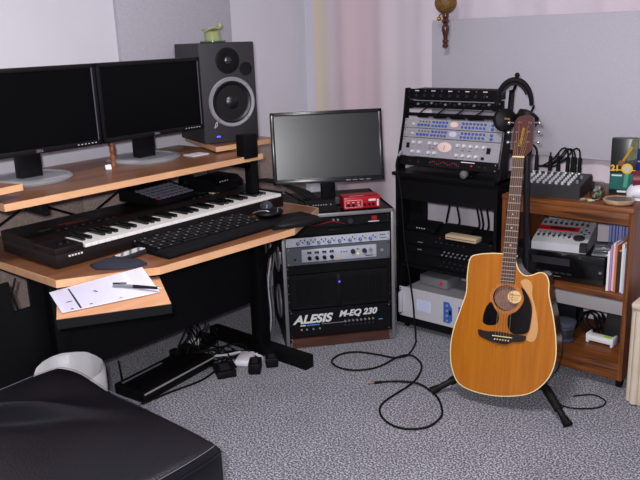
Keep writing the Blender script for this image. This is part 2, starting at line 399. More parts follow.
desk_monitor((-2.608, 1.408, .9505), 90.5, 'dark widescreen monitor on the desk shelf beside the raised left board')

# ================================================================== LOUDSPEAKER
m_cab = mat('speaker_vinyl', S(44, 42, 48), .6, var=.12, vscale=250, bump=.2, bscale=400)
sp = thing('studio_loudspeaker', 'dark grey studio loudspeaker with silver woofer ring on riser board', 'loudspeaker', (-2.62, 2.385, .981), 70)
W, H, D = .274, .452, .33
MB().box(-W/2, W/2, 0, D, 0, H, .006).build('cabinet', m_cab, sp)
wf = MB().lathe([(.113, 0), (.115, .006), (.109, .012), (.097, .010), (.095, .002)], (0.008, 0, .184), 'y', 40).build('woofer_ring', mat('ring_silver', S(172, 172, 180), .4, .5), sp)
MB().lathe([(.096, .006), (.09, .012), (.08, .008), (.075, .003), (.05, -.0), (.034, .002)], (0.008, 0, .184), 'y', 40).build('woofer_cone', mat('cone_black', S(13, 13, 15), .4), wf)
MB().lathe([(.035, .0), (.032, .009), (.02, .016), (1e-5, .019)], (0.008, 0, .184), 'y', 32).build('dust_cap', mat('cap_black', S(20, 20, 23), .3), wf)
for k in range(4):
    a = pi/4+k*pi/2; MB().cyl((.008+.104*cos(a), -.008, .184+.104*sin(a)), (.008+.104*cos(a), -.014, .184+.104*sin(a)), .004, seg=8).build('screw', chrome, wf)
tw = MB().lathe([(.058, 0), (.058, .004), (.05, .006), (.02, .002)], (.0, 0, .372), 'y', 36).build('tweeter_plate', black, sp)
MB().lathe([(.02, .002), (.016, .01), (.008, .014), (1e-5, .015)], (.0, 0, .372), 'y', 24).build('tweeter_dome', mat('dome', S(60, 60, 66), .25, .4), tw)
MB().lathe([(.03, 0), (.03, .004), (.026, .004), (.025, .0005), (1e-5, .0005)], (.088, 0, .332), 'y', 24).build('level_port', blackg, sp)
bxat(sp, 'power_light', .018, .002, .006, blueled, (-.068, -.001, .03))
lg = MB(); lg.tube([(-.085, -.002, .07), (-.078, -.002, .09), (-.07, -.002, .098), (-.072, -.002, .082), (-.08, -.002, .074)], .002, 6); lg.build('emblem', silver, sp)
# pot on the loudspeaker
m_cel = mat('celadon_glaze', S(160, 170, 118), .3, var=.1, vscale=30)
pot = thing('ceramic_pot', 'pale green ceramic pot with flared tilted rim on the loudspeaker', 'pot', (-2.71, 2.385, 1.4335), 70)
dish = MB().lathe([(.056, 0), (.06, .004), (.06, .008), (.03, .008), (1e-5, .008)], seg=32).build('glass_dish', mat('dish_green', S(72, 92, 78), .15), pot)
MB().lathe([(.035, .008), (.037, .02), (.036, .045), (.038, .05), (.033, .05), (.03, .02), (1e-5, .018)], seg=28).build('cup', m_cel, pot)
rv = MB(Matrix.Translation((0, 0, .055)) @ Matrix.Rotation(R(-14), 4, 'Y'))
prof = []
vs = []; fs = []
for k, (r, z) in enumerate([(.02, -.004), (.036, .0), (.048, .006), (.046, .011), (.03, .005), (.016, .002)]):
    for i in range(30):
        t = 2*pi*i/30; rr = r*(1+.16*(r > .03)*cos(3*t)); vs.append((cos(t)*rr, sin(t)*rr*.8, z+(.006*sin(3*t+1) if r > .03 else 0)))
for k in range(5):
    for i in range(30): j = (i+1) % 30; fs.append((k*30+i, k*30+j, (k+1)*30+j, (k+1)*30+i))
rv.add(vs, fs); rv.build('flared_rim', m_cel, pot)
MB().sphere((.04, 0, .075), .012, sz=1.3).build('spout', m_cel, pot)

# ================================================================== SMALL THINGS ON THE SHELF
tt = thing('carved_totem', 'slim carved wooden totem standing between the monitors', 'ornament', (-2.70, 1.78, .9505)); tt.scale = (1.05, 1.05, 1.28)
MB().lathe([(.011, 0), (.011, .012), (.008, .016), (.011, .024), (.012, .034), (.008, .04), (.011, .046), (.012, .06), (.009, .066), (.011, .073), (.008, .084), (1e-5, .087)], seg=14).build('carving', wood('totem_wood', S(120, 70, 45), S(150, 92, 62), S(168, 108, 78), (60, 60, 20)), tt)
MB().box(-.004, .004, -.013, -.009, .066, .078).build('face', mat('totem_dark', S(70, 40, 28), .6), tt)
cl = thing('binder_clip', 'small chrome binder clip lying on the shelf beside totem', 'clip', (-2.66, 1.725, .9505), 70)
MB().prism([(-.012, 0), (.012, 0), (.003, .018), (-.003, .018)], -.012, .012, 'yz').build('body', silver, cl)
for s in (-1, 1): MB().tube([(-.007, s*.003, .017), (-.006, s*.014, .033), (.006, s*.014, .033), (.007, s*.003, .017)], .0012, 6).build('wire_handle', chrome, cl)
wb = thing('white_card', 'small white card lying on the shelf below the loudspeaker riser', 'card', (-2.62, 2.16, .9505), 88)
MB().box(-.045, .045, -.035, .035, 0, .004).build('card', white, wb)

# ================================================================== SYNTHESIZER
m_syn = mat('synth_case', S(24, 18, 19), .4, spec=.3, var=.2, vscale=20)
sy = thing('synthesizer', 'long dark synthesizer keyboard with ivory keys on the desktop', 'keyboard', (-2.31, 1.255, .701), 90)
KX0, KW = .112, .0279; LEN = KX0+36*KW+.016
MB().box(0, LEN, 0, .38, .006, .052, .004).build('case_base', m_syn, sy)
b = MB(); b.prism([(.14, .05), (.14, .072), (.18, .084), (.37, .09), (.38, .084), (.38, .05)], 0, LEN, 'yz'); b.build('control_panel', m_syn, sy)
MB().box(0, KX0-.002, 0, .142, .05, .075, .004).build('end_block', m_syn, sy)
MB().box(KX0+36*KW+.002, LEN, 0, .142, .05, .075, .004).build('end_block', m_syn, sy)
m_ivory = mat('ivory_key', S(232, 228, 226), .3)
wk = lambda: MB().box(.0007, KW-.0007, -.004, .142, .009, .022, .0015, 1)
bk = lambda: MB().box(-.0078, .0078, .044, .142, 0, .015, .002, 1)
for i in range(36): link('white_key', shared('white_key', wk, m_ivory), sy, loc=(KX0+i*KW, 0, .046))
for i in range(35):
    if i % 7 in (0, 1, 3, 4, 5): link('black_key', shared('black_key', bk, blackg), sy, loc=(KX0+(i+1)*KW, 0, .064))
for k in range(2): MB().cyl((.035+k*.03, .05, .066), (.047+k*.03, .05, .066), .02, seg=18).build('bend_wheel', black, sy)
m_gl = mat('green_print', S(40, 95, 70), .5); m_rl = mat('red_print', S(150, 40, 50), .5)
for (x, y, wd, mm) in ((.10, .24, .05, m_gl), (.2, .27, .06, m_rl), (.27, .285, .06, m_gl), (.24, .25, .09, m_rl), (.84, .25, .16, m_gl)):
    bxat(sy, 'panel_stripe', wd, .005, .0012, mm, (x, y, .0873))
for k in range(14): bxat(sy, 'panel_button', .012, .008, .003, dark, (.13+.035*k if k < 8 else .5+.035*k, .2, .0858))
MB().box(.32, .36, -.0015, .001, .02, .032).build('jack_plate', silver, sy)
for k in range(5): bxat(sy, 'slider_cap', .007, .003, .006, whiteprint, (.05+k*.012, -.001, .04))
MB().box(.88, .92, .19, .215, .087, .093).build('memory_card', mat('card_beige', S(178, 170, 140), .5), sy)

# pad controller resting on the synthesizer
pc = thing('pad_controller', 'black programming keypad with rows of small buttons on synthesizer', 'controller', (-2.515, 1.965, .7925), 97); pc.scale = (.88, 1, 1)
MB().prism([(0, 0), (0, .018), (.225, .055), (.235, .045), (.235, 0)], -.145, .145, 'yz').build('case', black, pc)
kp = mat('pad_key', S(118, 118, 134), .45)
sl = math.atan2(.037, .225)
for r_ in range(5):
    for c_ in range(8):
        yy = .022+r_*.03; o = bxat(pc, 'pad', .021 if c_ not in (3,) else .019, .018, .006, mat('pad_pink', S(165, 60, 80), .4) if (r_ == 0 and c_ == 0) else (mat('pad_lilac', S(120, 120, 175), .4) if (r_ == 0 and c_ == 1) else kp), (-.115+c_*.031, yy, .0195+yy*.1644)); o.rotation_euler = (sl, 0, 0)
o = bxat(pc, 'display', .12, .045, .002, blackg, (-.05, .19, .0505)); o.rotation_euler = (sl, 0, 0)
# two black boxes on the synthesizer
bb = thing('audio_box', 'low black box with four pale lights on synthesizer end', 'device', (-2.50, 2.24, .7925), 98)
MB().prism([(0, 0), (0, .03), (.03, .052), (.15, .056), (.15, 0)], -.095, .095, 'yz').build('case', black, bb)
for k in range(4): bxat(bb, 'light', .006, .002, .004, whiteprint, (-.05+k*.017, .012, .041))
b2 = thing('audio_box', 'small black box with a matte lid behind the keypad', 'device', (-2.645, 2.132, .7925), 92)
MB().box(-.033, .033, 0, .045, 0, .055, .004).build('case', blackm, b2)
MB().box(-.03, .03, .004, .041, .055, .064, .003).build('lid', rubber, b2)

# ================================================================== COMPUTER KEYBOARD, TRACKBALL
kb = thing('computer_keyboard', 'black computer keyboard with padded wrist rest on the desktop', 'keyboard', (-2.095, 1.835, .701), 90)
kbz = lambda y: .014+(y-.07)*.1
MB().prism([(.062, 0), (.062, .012), (.212, .028), (.212, 0)], -.275, .275, 'yz').build('case', black, kb)
mkey = mat('key_black', S(16, 16, 19), .45, spec=.3); mleg = mat('key_print', S(120, 120, 126), .5)
for r_ in range(6):
    y = .076+r_*.0238
    for c_ in range(19):
        if r_ == 0 and 4 <= c_ <= 8:
            if c_ != 4: continue
            o = bxat(kb, 'space_bar', .12, .019, .009, mkey, (-.25+6*.0278, y, kbz(y)+.005)); o.rotation_euler = (.1, 0, 0); continue
        o = bxat(kb, 'key', .0225, .019, .009, mkey, (-.25+c_*.0278, y, kbz(y)+.005)); o.rotation_euler = (.1, 0, 0)
        if (r_*7+c_*3) % 2 == 0:
            g = bxat(o, 'key_letter', .006, .008, .0006, mleg, (-.003, .001, .0046))
wr = MB().box(-.28, .265, -.015, .066, .0, .022, .01, 3).build('wrist_rest', mat('wrist_fabric', S(9, 9, 12), .9, spec=.2, bump=.2), kb)
mp = thing('mouse_pad', 'black mouse pad with raised gel wrist rest at desk end', 'mouse pad', (-2.115, 2.207, .7012), 72)
MB().prism([(-.12, -.10), (.0, -.125), (.115, -.1), (.135, -.02), (.12, .1), (-.1, .11)], 0, .006).build('pad', rubber, mp)
MB().sphere((0.01, -.065, .006), .055, sx=1.95, sy=.75, sz=.36).build('gel_rest', mat('gel_black', S(9, 9, 12), .6, spec=.3), mp)
tb = thing('trackball', 'black trackball with silver trim and shiny ball on mouse pad', 'mouse', (-2.225, 2.205, .7078), 84)
MB().sphere((0, 0, .018), .07, sx=.95, sy=.8, sz=.3).build('shell', black, tb)
MB().tube([(-.062, .03, .022), (-.04, -.015, .035), (-.012, -.046, .026), (.0, -.05, .024), (.012, -.046, .028), (.035, -.02, .036), (.062, -.012, .024)], .0017, 8).build('trim', silver, tb)
MB().sphere((0, .012, .038), .029, seg=28, rings=18).build('ball', mat('ball_grey', S(52, 54, 66), .12, spec=.7), tb)

# cloth and remote on the desk
def blob(name, pts, z0, h, material, parent, seed=1):
    rnd = random.Random(seed); n = len(pts); cx = sum(p[0] for p in pts)/n; cy = sum(p[1] for p in pts)/n
    vs = []; fs = []
    rings = [(1, 0), (1.0, .45), (.85, .85), (.55, 1), (.25, .9)]
    for s_, hz in rings:
        for p in pts: vs.append((cx+(p[0]-cx)*s_, cy+(p[1]-cy)*s_, z0+h*hz*(.75+.5*rnd.random() if 0 < hz else 1)))
    for k in range(len(rings)-1):
        for i in range(n): j = (i+1) % n; fs.append((k*n+i, k*n+j, (k+1)*n+j, (k+1)*n+i))
    fs.append(tuple(range((len(rings)-1)*n, len(rings)*n))); fs.append(tuple(range(n))[::-1])
    return MB().add(vs, fs).build(name, material, parent, smooth=60)
clo = blob('cleaning_cloth', [(-2.26, 1.35), (-2.2, 1.335), (-2.13, 1.385), (-2.105, 1.43), (-2.1, 1.475), (-2.15, 1.485), (-2.19, 1.465), (-2.235, 1.46), (-2.262, 1.41)], .7012, .016, mat('cloth_navy', S(36, 36, 50), .9, bump=.3, bscale=150), None, 3)
tag(clo, 'crumpled navy cloth lying on the desk corner near the paper', 'cloth')
rm = thing('remote_control', 'grey and black remote control with white marks beside cloth', 'remote', (-2.235, 1.515, .7012), 100)
MB().box(-.085, .075, -.026, .026, 0, .018, .006).build('body', dark, rm)
for i in range(9):
    for j in range(3): bxat(rm, 'button', .011, .007, .004, whiteprint if (i*2+j) % 3 else grey, (-.07+i*.0135, -.014+j*.013, .0185))

# ================================================================== FOREGROUND OTTOMAN
m_lea = mat('black_leather', S(10, 10, 17), .32, spec=.45, var=.15, vscale=6, bump=.25, bscale=170)
ot = thing('leather_ottoman', 'large black leather ottoman with white stitched seams in front of desk', 'ottoman', (-1.688, .718, 0))
OX, OY, OH = .39, .38, .466
def otop(x, y):
    u, v = x/OX, y/OY
    z = OH+.03*(1-abs(u)**4)*(1-abs(v)**4)
    a = (x+.17)*.8+(y-.12)*.6; c = -(x+.17)*.6+(y-.12)*.8          # a long fold across the seat
    z += .030*math.exp(-c*c/.0012-a*a/.03)-.016*math.exp(-(c+.055)**2/.0016-a*a/.04)
    z += .018*math.exp(-((x+.27)**2+(y-.33)**2)/.012)-.012*math.exp(-((x+.12)**2)/.01-((y-.30)**2)/.006)
    z += .006*sin(9*x+5*y)*(1-u*u)*(1-v*v)
    return z
n = 64; vs = []; fs = []
for j in range(n+1):
    for i in range(n+1):
        u = -1+2*i/n; v = -1+2*j/n
        # rounded corners
        k = 1-.035*(abs(u*v))**6
        x = u*OX*k; y = v*OY*k
        e_ = max(abs(u), abs(v)); z = otop(x, y)-(.02*((e_-.94)/.06)**2 if e_ > .94 else 0)
        vs.append((x, y, z))
for j in range(n):
    for i in range(n): a = j*(n+1)+i; fs.append((a, a+1, a+n+2, a+n+1))
bd = [i for i in range(n+1)]+[(j*(n+1)+n) for j in range(1, n+1)]+[n*(n+1)+i for i in range(n-1, -1, -1)]+[j*(n+1) for j in range(n-1, 0, -1)]
base = len(vs)
for k in bd: vs.append((vs[k][0]*1.0, vs[k][1]*1.0, OH-.12))
for t in range(len(bd)): t2 = (t+1) % len(bd); fs.append((bd[t], base+t, base+t2, bd[t2]))
fs.append(tuple(base+t for t in range(len(bd))))
MB().add(vs, fs).build('cushion', m_lea, ot, smooth=60)
MB().box(-OX+.01, OX-.01, -OY+.01, OY-.01, .05, OH-.118, .02, 3).build('body', m_lea, ot)
seam = mat('seam_thread', S(95, 95, 105), .7)
edge = [(vs[k][0]*1.002, vs[k][1]*1.002, vs[k][2]+.0015) for k in bd]+[(vs[bd[0]][0]*1.002, vs[bd[0]][1]*1.002, vs[bd[0]][2]+.0015)]
MB().tube(edge, .0026, 6, False).build('piping', m_lea, ot)
MB().tube([(p[0]*.975, p[1]*.975, otop(p[0]*.975, p[1]*.975)+.0003) for p in edge], .0009, 5, False).build('stitching', seam, ot, 'pale stitching along the seam')
for sx in (-1, 1):
    for sy_ in (-1, 1):
        MB().tube([(sx*OX*.962, sy_*OY*.962, OH-.004), (sx*OX*.968, sy_*OY*.968, OH-.03), (sx*OX*.968, sy_*OY*.968, OH-.118)], .0016, 6, False).build('corner_seam', seam, ot)
        MB().cyl((sx*(OX-.07), sy_*(OY-.07), 0), (sx*(OX-.07), sy_*(OY-.07), .06), .025, .03).build('foot', black, ot)

# waste bin with bag
bn = thing('waste_bin', 'small waste bin lined with a white plastic bag under desk', 'bin', (-2.212, 1.195, 0))
MB().lathe([(.09, 0), (.122, .36), (.118, .36), (.087, .005), (1e-5, .005)], seg=32, sy=.85).build('bin', mat('bin_white', S(205, 203, 205), .5), bn)
vs = []; fs = []; nn = 64; rnd = random.Random(4)
for k, (r, z, a) in enumerate([(.126, .22, .004), (.132, .27, .004), (.133, .325, .003), (.125, .338, .003), (.116, .33, .004), (.108, .25, .006), (.1, .12, .007), (.06, .06, .006)]):
    for i in range(nn):
        t = 2*pi*i/nn; rr = r+.35*a*sin(9*t+k)+a*.3*sin(17*t+2*k)
        vs.append((cos(t)*rr, sin(t)*rr*.85, z+.001*sin(7*t)+.045+(.012*sin(t-.6))))
for k in range(7):
    for i in range(nn): j = (i+1) % nn; fs.append((k*nn+i, k*nn+j, (k+1)*nn+j, (k+1)*nn+i))
fs.append(tuple(range(7*nn, 8*nn)))
MB().add(vs, fs).build('bag', mat('bag_white', S(214, 212, 216), .4, bump=.3, bscale=60), bn, smooth=70)

# magazines behind the ottoman
cr = thing('storage_crate', 'black storage crate on the floor behind ottoman', 'crate', (-2.44, .985, 0))
b = MB(); b.box(-.16, .16, -.11, .11, 0, .012); b.box(-.16, .16, -.11, -.1, 0, .25); b.box(-.16, .16, .1, .11, 0, .25); b.box(-.16, -.15, -.11, .11, 0, .25); b.box(.15, .16, -.11, .11, 0, .25)
b.build('tub', black, cr); MB().box(-.165, .165, -.115, .115, .25, .262, .003).build('lid', black, cr)
mg = thing('magazine', 'blue covered magazine with white lettering on the storage crate', 'magazine', (-2.43, .985, .2625), 8)
MB().box(-.135, .1, -.085, .095, 0, .01).build('pages', mat('page_edge', S(190, 150, 190), .8), mg)
MB().box(-.136, .101, -.086, .096, .0105, .0125).build('cover', mat('cover_blue', S(40, 90, 170), .35, var=.3, vscale=12), mg)
[bxat(mg, 'cover_mark', .03, .008, .0006, whiteprint, (.07, .085-.016*k, .0128)) for k in range(4)]
rb = thing('red_notebook', 'thin red notebook lying on the crate beside the waste bin', 'notebook', (-2.39, 1.062, .2625), 40)
MB().box(-.05, .05, -.015, .02, 0, .012).build('cover', redplastic, rb)
MB().box(-.0495, .0505, -.0145, .0195, .003, .009).build('pages', white, rb)

# ================================================================== UNDER THE DESK
ro = thing('floor_device', 'flat black network unit with pale edge strip under the desk', 'device', (-2.545, 1.83, 0), 97)
MB().box(-.22, .22, -.09, .09, 0, .05, .006).build('case', black, ro)
MB().box(-.215, .215, -.0925, -.0885, .036, .043).build('edge_strip', mat('strip_grey', S(165, 160, 160), .5), ro)
MB().box(-.2, .03, .055, .063, .05, .053).build('top_strip', grey, ro)
for k in range(3): MB().box(-.2, .2, -.05+k*.03, -.035+k*.03, .05, .052).build('vent', blackm, ro)
MB().cyl((-.19, .07, .05), (-.195, .075, .15), .004, .003).build('antenna', black, ro)
def adapter(loc, rz, s, label, mm=black):
    t = thing('power_adapter', label, 'adapter', loc, rz)
    MB().box(-s[0]/2, s[0]/2, -s[1]/2, s[1]/2, 0, s[2], .004).build('case', mm, t)
    MB().cyl((s[0]/2-.002, 0, s[2]/2), (s[0]/2+.02, 0, s[2]/2), .005, .003).build('strain_relief', rubber, t)
    MB().box(-s[0]*.3, s[0]*.3, -s[1]*.25, s[1]*.25, s[2]-.001, s[2]+.0006).build('rating_label', dark, t)
    return t
adapter((-2.38, 2.025, 0), 150, (.12, .085, .032), 'flat black power adapter lying alone on the carpet')
adapter((-2.285, 2.125, 0), 130, (.085, .055, .05), 'black power adapter in front of the white power block')
adapter((-2.27, 2.215, 0), 140, (.07, .055, .045), 'black power adapter lying against the desk foot')
pw = thing('power_block', 'white power block with coiled lead on the carpet', 'power block', (-2.395, 2.165, 0), 120)
MB().box(-.06, .06, -.035, .035, 0, .03, .01, 3).build('case', white, pw)
MB().tube([(.05+.045*cos(t*.5)-.045, -.035-.03*sin(t*.5)-.015, .006+.0006*t) for t in range(0, 26)], .0035, 6).build('lead', white, pw)
ps_ = thing('power_strip', 'black power strip with plugs below the desk panel', 'power strip', (-2.66, 2.065, 0), 100)
MB().box(-.16, .16, -.03, .03, 0, .04, .006).build('case', black, ps_)
for k in range(4): MB().box(-.125+k*.07, -.085+k*.07, -.022, .022, .04, .07, .004).build('plug', rubber if k != 2 else white, ps_)
def cable(name, pts, r, label, material=rubber, group=None, cat='cable'):
    o = MB().tube(pts, r, 7, True, 5).build(name, material); return tag(o, label, cat, group)
def lie(pts, z=.004): return [(x, y, z) for x, y in pts]
rnd = random.Random(11)
for k in range(13):
    a = Vector((-2.62+rnd.uniform(-.05, .05), 1.98+rnd.uniform(-.05, .27), .05)); e_ = Vector((-2.5+rnd.uniform(-.06, .14), 1.98+rnd.uniform(-.02, .25), .006+.001*k))
    top = Vector((-2.56+rnd.uniform(-.05, .05), 2.0+rnd.uniform(-.03, .2), rnd.uniform(.12, .4)))
    mid = a.lerp(e_, .5)+Vector((rnd.uniform(-.08, .08), rnd.uniform(-.08, .1), -.03 if k % 2 else .02)); mid.z = max(mid.z, .008)
    cable('tangled_cable', [top, top.lerp(a, .5)+Vector((rnd.uniform(-.04, .04), rnd.uniform(-.04, .04), 0)), a, mid, e_], rnd.choice([.003, .0035, .0045]), 'black cable in the tangle under the desk', group='cables tangled under the desk')
loops = [[(-2.53, 1.98), (-2.47, 2.0), (-2.43, 2.06), (-2.47, 2.12), (-2.54, 2.1)], [(-2.58, 2.12), (-2.5, 2.1), (-2.45, 2.14), (-2.47, 2.2), (-2.56, 2.21), (-2.62, 2.18)],
         [(-2.6, 2.0), (-2.55, 2.06), (-2.48, 2.04), (-2.42, 2.1), (-2.36, 2.08)], [(-2.64, 2.2), (-2.56, 2.15), (-2.5, 2.22), (-2.43, 2.24), (-2.36, 2.21)], [(-2.52, 1.9), (-2.49, 1.98), (-2.52, 2.06), (-2.6, 2.08)]]
for k, L_ in enumerate(loops):
    cable('tangled_cable', [(x, y, .006+.012*abs(sin(1.7*q+k))) for q, (x, y) in enumerate(L_)], .0032, 'black cable looping over the carpet beside the adapters', group='loops of cable by the adapters')
cable('white_cable', lie([(-2.72, 2.02), (-2.66, 2.0), (-2.58, 2.06), (-2.5, 2.12), (-2.46, 2.2)], .02), .006, 'white cable running through the tangle under the desk', white)
cable('floor_lead', lie([(-2.43, 1.6), (-2.42, 1.75), (-2.40, 1.9), (-2.43, 2.02), (-2.5, 2.13)], .006), .005, 'thick black lead along the front of the network unit')
cable('adapter_lead', lie([(-2.43, 2.07), (-2.47, 2.1), (-2.46, 2.16), (-2.44, 2.22), (-2.5, 2.26)]), .003, 'thin black lead looping from the lone adapter')

# ================================================================== CENTRE RACK
RC, RA = (-2.160, 2.589), 50.6
rk = thing('equipment_rack', 'black equipment rack with bare aluminium edges and wooden base', 'rack', (RC[0], RC[1], 0), RA); rk.scale = (1.04, 1, 1)
RW, RH, RD = .517, .656, .50
alum = mat('aluminium_edge', S(150, 148, 150), .4, .6, var=.1, vscale=20)
m_rwood = wood('rack_wood', S(56, 30, 22), S(74, 42, 32), S(88, 52, 40), (4, 40, 40), .5)
for s in (-1, 1):
    MB().box(s*RW/2, s*(RW/2-.012), .004, RD, .0, RH).build('side_panel', black, rk)
    MB().box(s*RW/2, s*(RW/2-.016), -.006, .006, .0, RH, .002).build('edge_rail', alum, rk)
    MB().box(s*(RW/2-.018), s*(RW/2-.034), .012, .016, .05, RH-.02).build('rack_rail', blackm, rk)
    for k in range(14): knob(rk, s*(RW/2-.022), .07+k*.041, .0028, .002, chrome, .012, 'rail_screw')
    MB().box(s*(RW/2), s*(RW/2+.01), .03, .06, .42, .48, .003).build('latch', alum, rk)
    MB().box(s*(RW/2-.016), s*(RW/2-.03), -.004, .004, .005, .05, .002).build('corner_bracket', chrome, rk)
MB().box(-RW/2, RW/2, .0, RD, RH-.014, RH).build('top_panel', black, rk)
MB().box(-RW/2, RW/2, -.006, .004, RH-.016, RH+.001, .002).build('edge_rail', alum, rk)
MB().box(-RW/2+.012, RW/2-.012, .0, RD, .0, .046).build('base_board', m_rwood, rk)
for zc in (.18, .42):
    MB().lathe([(.085, 0), (.085, -.006), (.075, -.008), (.07, -.002), (1e-5, -.002)], (-RW/2, .2, zc), 'x', 32).build('round_vent', grey, rk).rotation_euler = (0, 0, 0)
rackM = Matrix.Translation((RC[0], RC[1], 0)) @ Matrix.Rotation(R(RA), 4, 'Z')
def unit(name, label, h, facem, M, dep=.3, fw_=.478, screws=True, group=None, chm=None, rx=0, rz=0):
    """rack unit: root at faceplate bottom centre"""
    p = M.translation
    t = thing(name, label, 'rack unit', p, rz, rx, group)
    MB().box(-.215, .215, .003, dep, .002, h-.002).build('chassis', chm or blackm, t)
    MB().box(-fw_/2, fw_/2, -.003, .003, .0006, h-.0006, .0012, 1).build('faceplate', facem, t)
    if screws:
        for sx in (-1, 1):
            for z in ((h*.5,) if h < .03 else (.009, h-.009)): knob(t, sx*(fw_/2-.009), z, .0035, .002, chrome, -.003, 'screw')
    return t
def rkunit(name, label, z, h, facem, yoff=.012, **k):
    t = unit(name, label, h, facem, rackM @ Matrix.Translation((0, yoff, z)), rz=RA, **k); t.scale = (1.04, 1, 1); return t
# A: black processor with wires across its front, red badge
u = rkunit('signal_processor', 'black rack unit with a large knob and red badge in the top slot', .590, .044, black)
knob(u, .055, .022, .015, .016, dark, -.003)
for x in (-.12, -.08, -.02, .0): knob(u, x, .03, .006, .008, grey, -.003)
MB().box(.155, .18, -.0045, -.002, .016, .036).build('badge', redplastic, u)
MB().box(.14, .19, -.0042, -.002, .008, .012).build('legend', whiteprint, u)
for k in range(5): bxat(u, 'light', .006, .002, .004, (redled, m_gl, whiteprint)[k % 3], (-.19+k*.014, -.0035, .018))
for k in range(2): MB().tube([(-.22, -.008, .03-.01*k), (-.12, -.016, .015), (-.03, -.01, .024+.004*k), (.03, -.014, .012)], .002, 6).build('patch_lead', rubber if k else redplastic, u)
u = rkunit('blank_shelf', 'plain black rack drawer below the wired top unit', .546, .043, blackm, yoff=.03)
MB().box(-.04, .04, -.008, -.003, .018, .026, .002).build('pull', black, u)
# B: silver preamp with blue knobs
m_sil = mat('preamp_face', S(196, 198, 208), .4, .25, var=.03)
u = rkunit('preamp', 'silver rack preamp with a row of eight blue knobs', .502, .0435, m_sil)
for k in range(8):
    x = -.185+k*.0475
    knob(u, x, .017, .0085, .012, blueknob, -.003)
    MB().box(x-.001, x+.001, -.016, -.0145, .017, .024).build('pointer', whiteprint, u)
    for q in range(3 if k < 3 else 2): knob(u, x+.013+.0095*q, .03 if q % 2 == 0 else .02, .0032, .005, black, -.003, 'button')
    MB().box(x+.03, x+.031, -.0035, -.002, .006, .038).build('divider', grey, u)
for k in range(3): knob(u, .195+k*.009, .03, .003, .004, black, -.003, 'button')
MB().box(.19, .222, -.0036, -.002, .012, .016).build('legend', blueknob, u)
# C: grey 2U with pale inset panel
m_g2 = mat('processor_grey', S(82, 86, 94), .45, var=.05); m_g2i = mat('inset_panel', S(176, 178, 192), .45)
u = rkunit('channel_processor', 'dark grey rack unit with pale inset control panel', .412, .0885, m_g2)
MB().box(-.17, .175, -.0065, -.002, .014, .076, .003).build('inset_panel', m_g2i, u)
for k in range(4):
    knob(u, -.135+k*.034, .033, .0095, .014, black, -.006)
    for q in (-1, 1): knob(u, -.135+k*.034+q*.005, .06, .0055, .008, dark, -.006, 'switch')
for x, z, r_ in ((.065, .05, .0115), (.118, .05, .0115), (.145, .055, .009)): knob(u, x, z, r_, .014, dark if x < .14 else chrome, -.006)
for k in range(3): knob(u, .012+k*.012, .052, .003, .003, black, -.006, 'hole')
knob(u, .088, .037, .004, .003, mat('amber_led', S(235, 200, 60), .4, emis=S(235, 200, 60), estr=1), -.006, 'light')
knob(u, .088, .06, .004, .003, black, -.006, 'button'); knob(u, -.005, .028, .005, .003, mat('peach_led', S(235, 170, 120), .4), -.006, 'light')
bxat(u, 'legend', .035, .001, .004, dark, (.14, -.0068, .024))
for sx in (-1, 1): knob(u, sx*.2, .044 if sx > 0 else .03, .008 if sx > 0 else .005, .006, silver if sx > 0 else black, -.003, 'knob')
# D: black blank + E: black power unit with blue light
u = rkunit('power_conditioner', 'matte black rack unit with plain front above the lit one', .366, .043, blackm, yoff=.02)
for k in range(2): MB().box(-.2+k*.22, -.02+k*.22, -.0042, -.002, .02, .024).build('groove', black, u)
u = rkunit('power_amplifier', 'tall black rack unit with one blue light and recessed grille', .19, .174, black, yoff=.02)
for k in range(12): MB().box(-.2+k*.034, -.172+k*.034, -.0045, -.002, .02, .15, .001, 1).build('grille_bar', blackm, u)
MB().box(-.012, .012, -.006, -.002, .01, .165, .002).build('centre_bar', black, u)
knob(u, 0, .125, .0045, .004, blueled, -.005, 'light')
# F: parametric EQ with white lettering
u = rkunit('equalizer', 'black rack equalizer with white slanted lettering at the bottom', .05, .138, black)
text('maker_name', 'ALESIS', .058, whiteprint, u, (-.22, -.0038, .072), shear=.3, off=.0022, sx=1.06)
text('model_name', 'M-EQ 230', .042, whiteprint, u, (-.008, -.0038, .09), shear=.3, off=.0016, sx=1.0)
MB().box(-.19, -.165, -.0042, -.002, .058, .063).build('stripe', whiteprint, u); MB().box(-.16, -.1, -.0042, -.002, .057, .063).build('stripe', mat('stripe_blue', S(70, 130, 200), .5), u)
MB().box(-.09, .03, -.0042, -.002, .06, .063).build('stripe', grey, u); MB().box(.18, .2, -.0042, -.002, .055, .06).build('stripe', mat('stripe_blue', S(70, 130, 200), .5), u)
for k in range(8):
    for q in range(2): knob(u, .02+k*.019, .045+q*.02, .0055, .007, grey if q else dark, -.003)
knob(u, -.185, .04, .005, .006, mat('pink_switch', S(180, 120, 115), .5), -.003, 'switch')
for k in range(3): knob(u, -.16+k*.03, .04, .005, .006, grey, -.003)

for k, (mm, lb_) in enumerate(((grey, 'grey lead hanging between the desk leg and equipment rack'), (white, 'thin white lead hanging between the desk leg and equipment rack'), (rubber, 'black lead hanging between the desk leg and equipment rack'))):
    p = rackM @ Vector((-RW/2-.045-.012*k, .16+.03*k, 0))
    tag(MB().tube([(p.x, p.y, .63), (p.x+.012, p.y+.008, .45), (p.x-.012, p.y, .28), (p.x+.008, p.y-.012, .12), (p.x-.01, p.y-.02, .006), (p.x-.06, p.y-.05, .006)], .004, 7).build('side_lead', mm), lb_, 'cable')
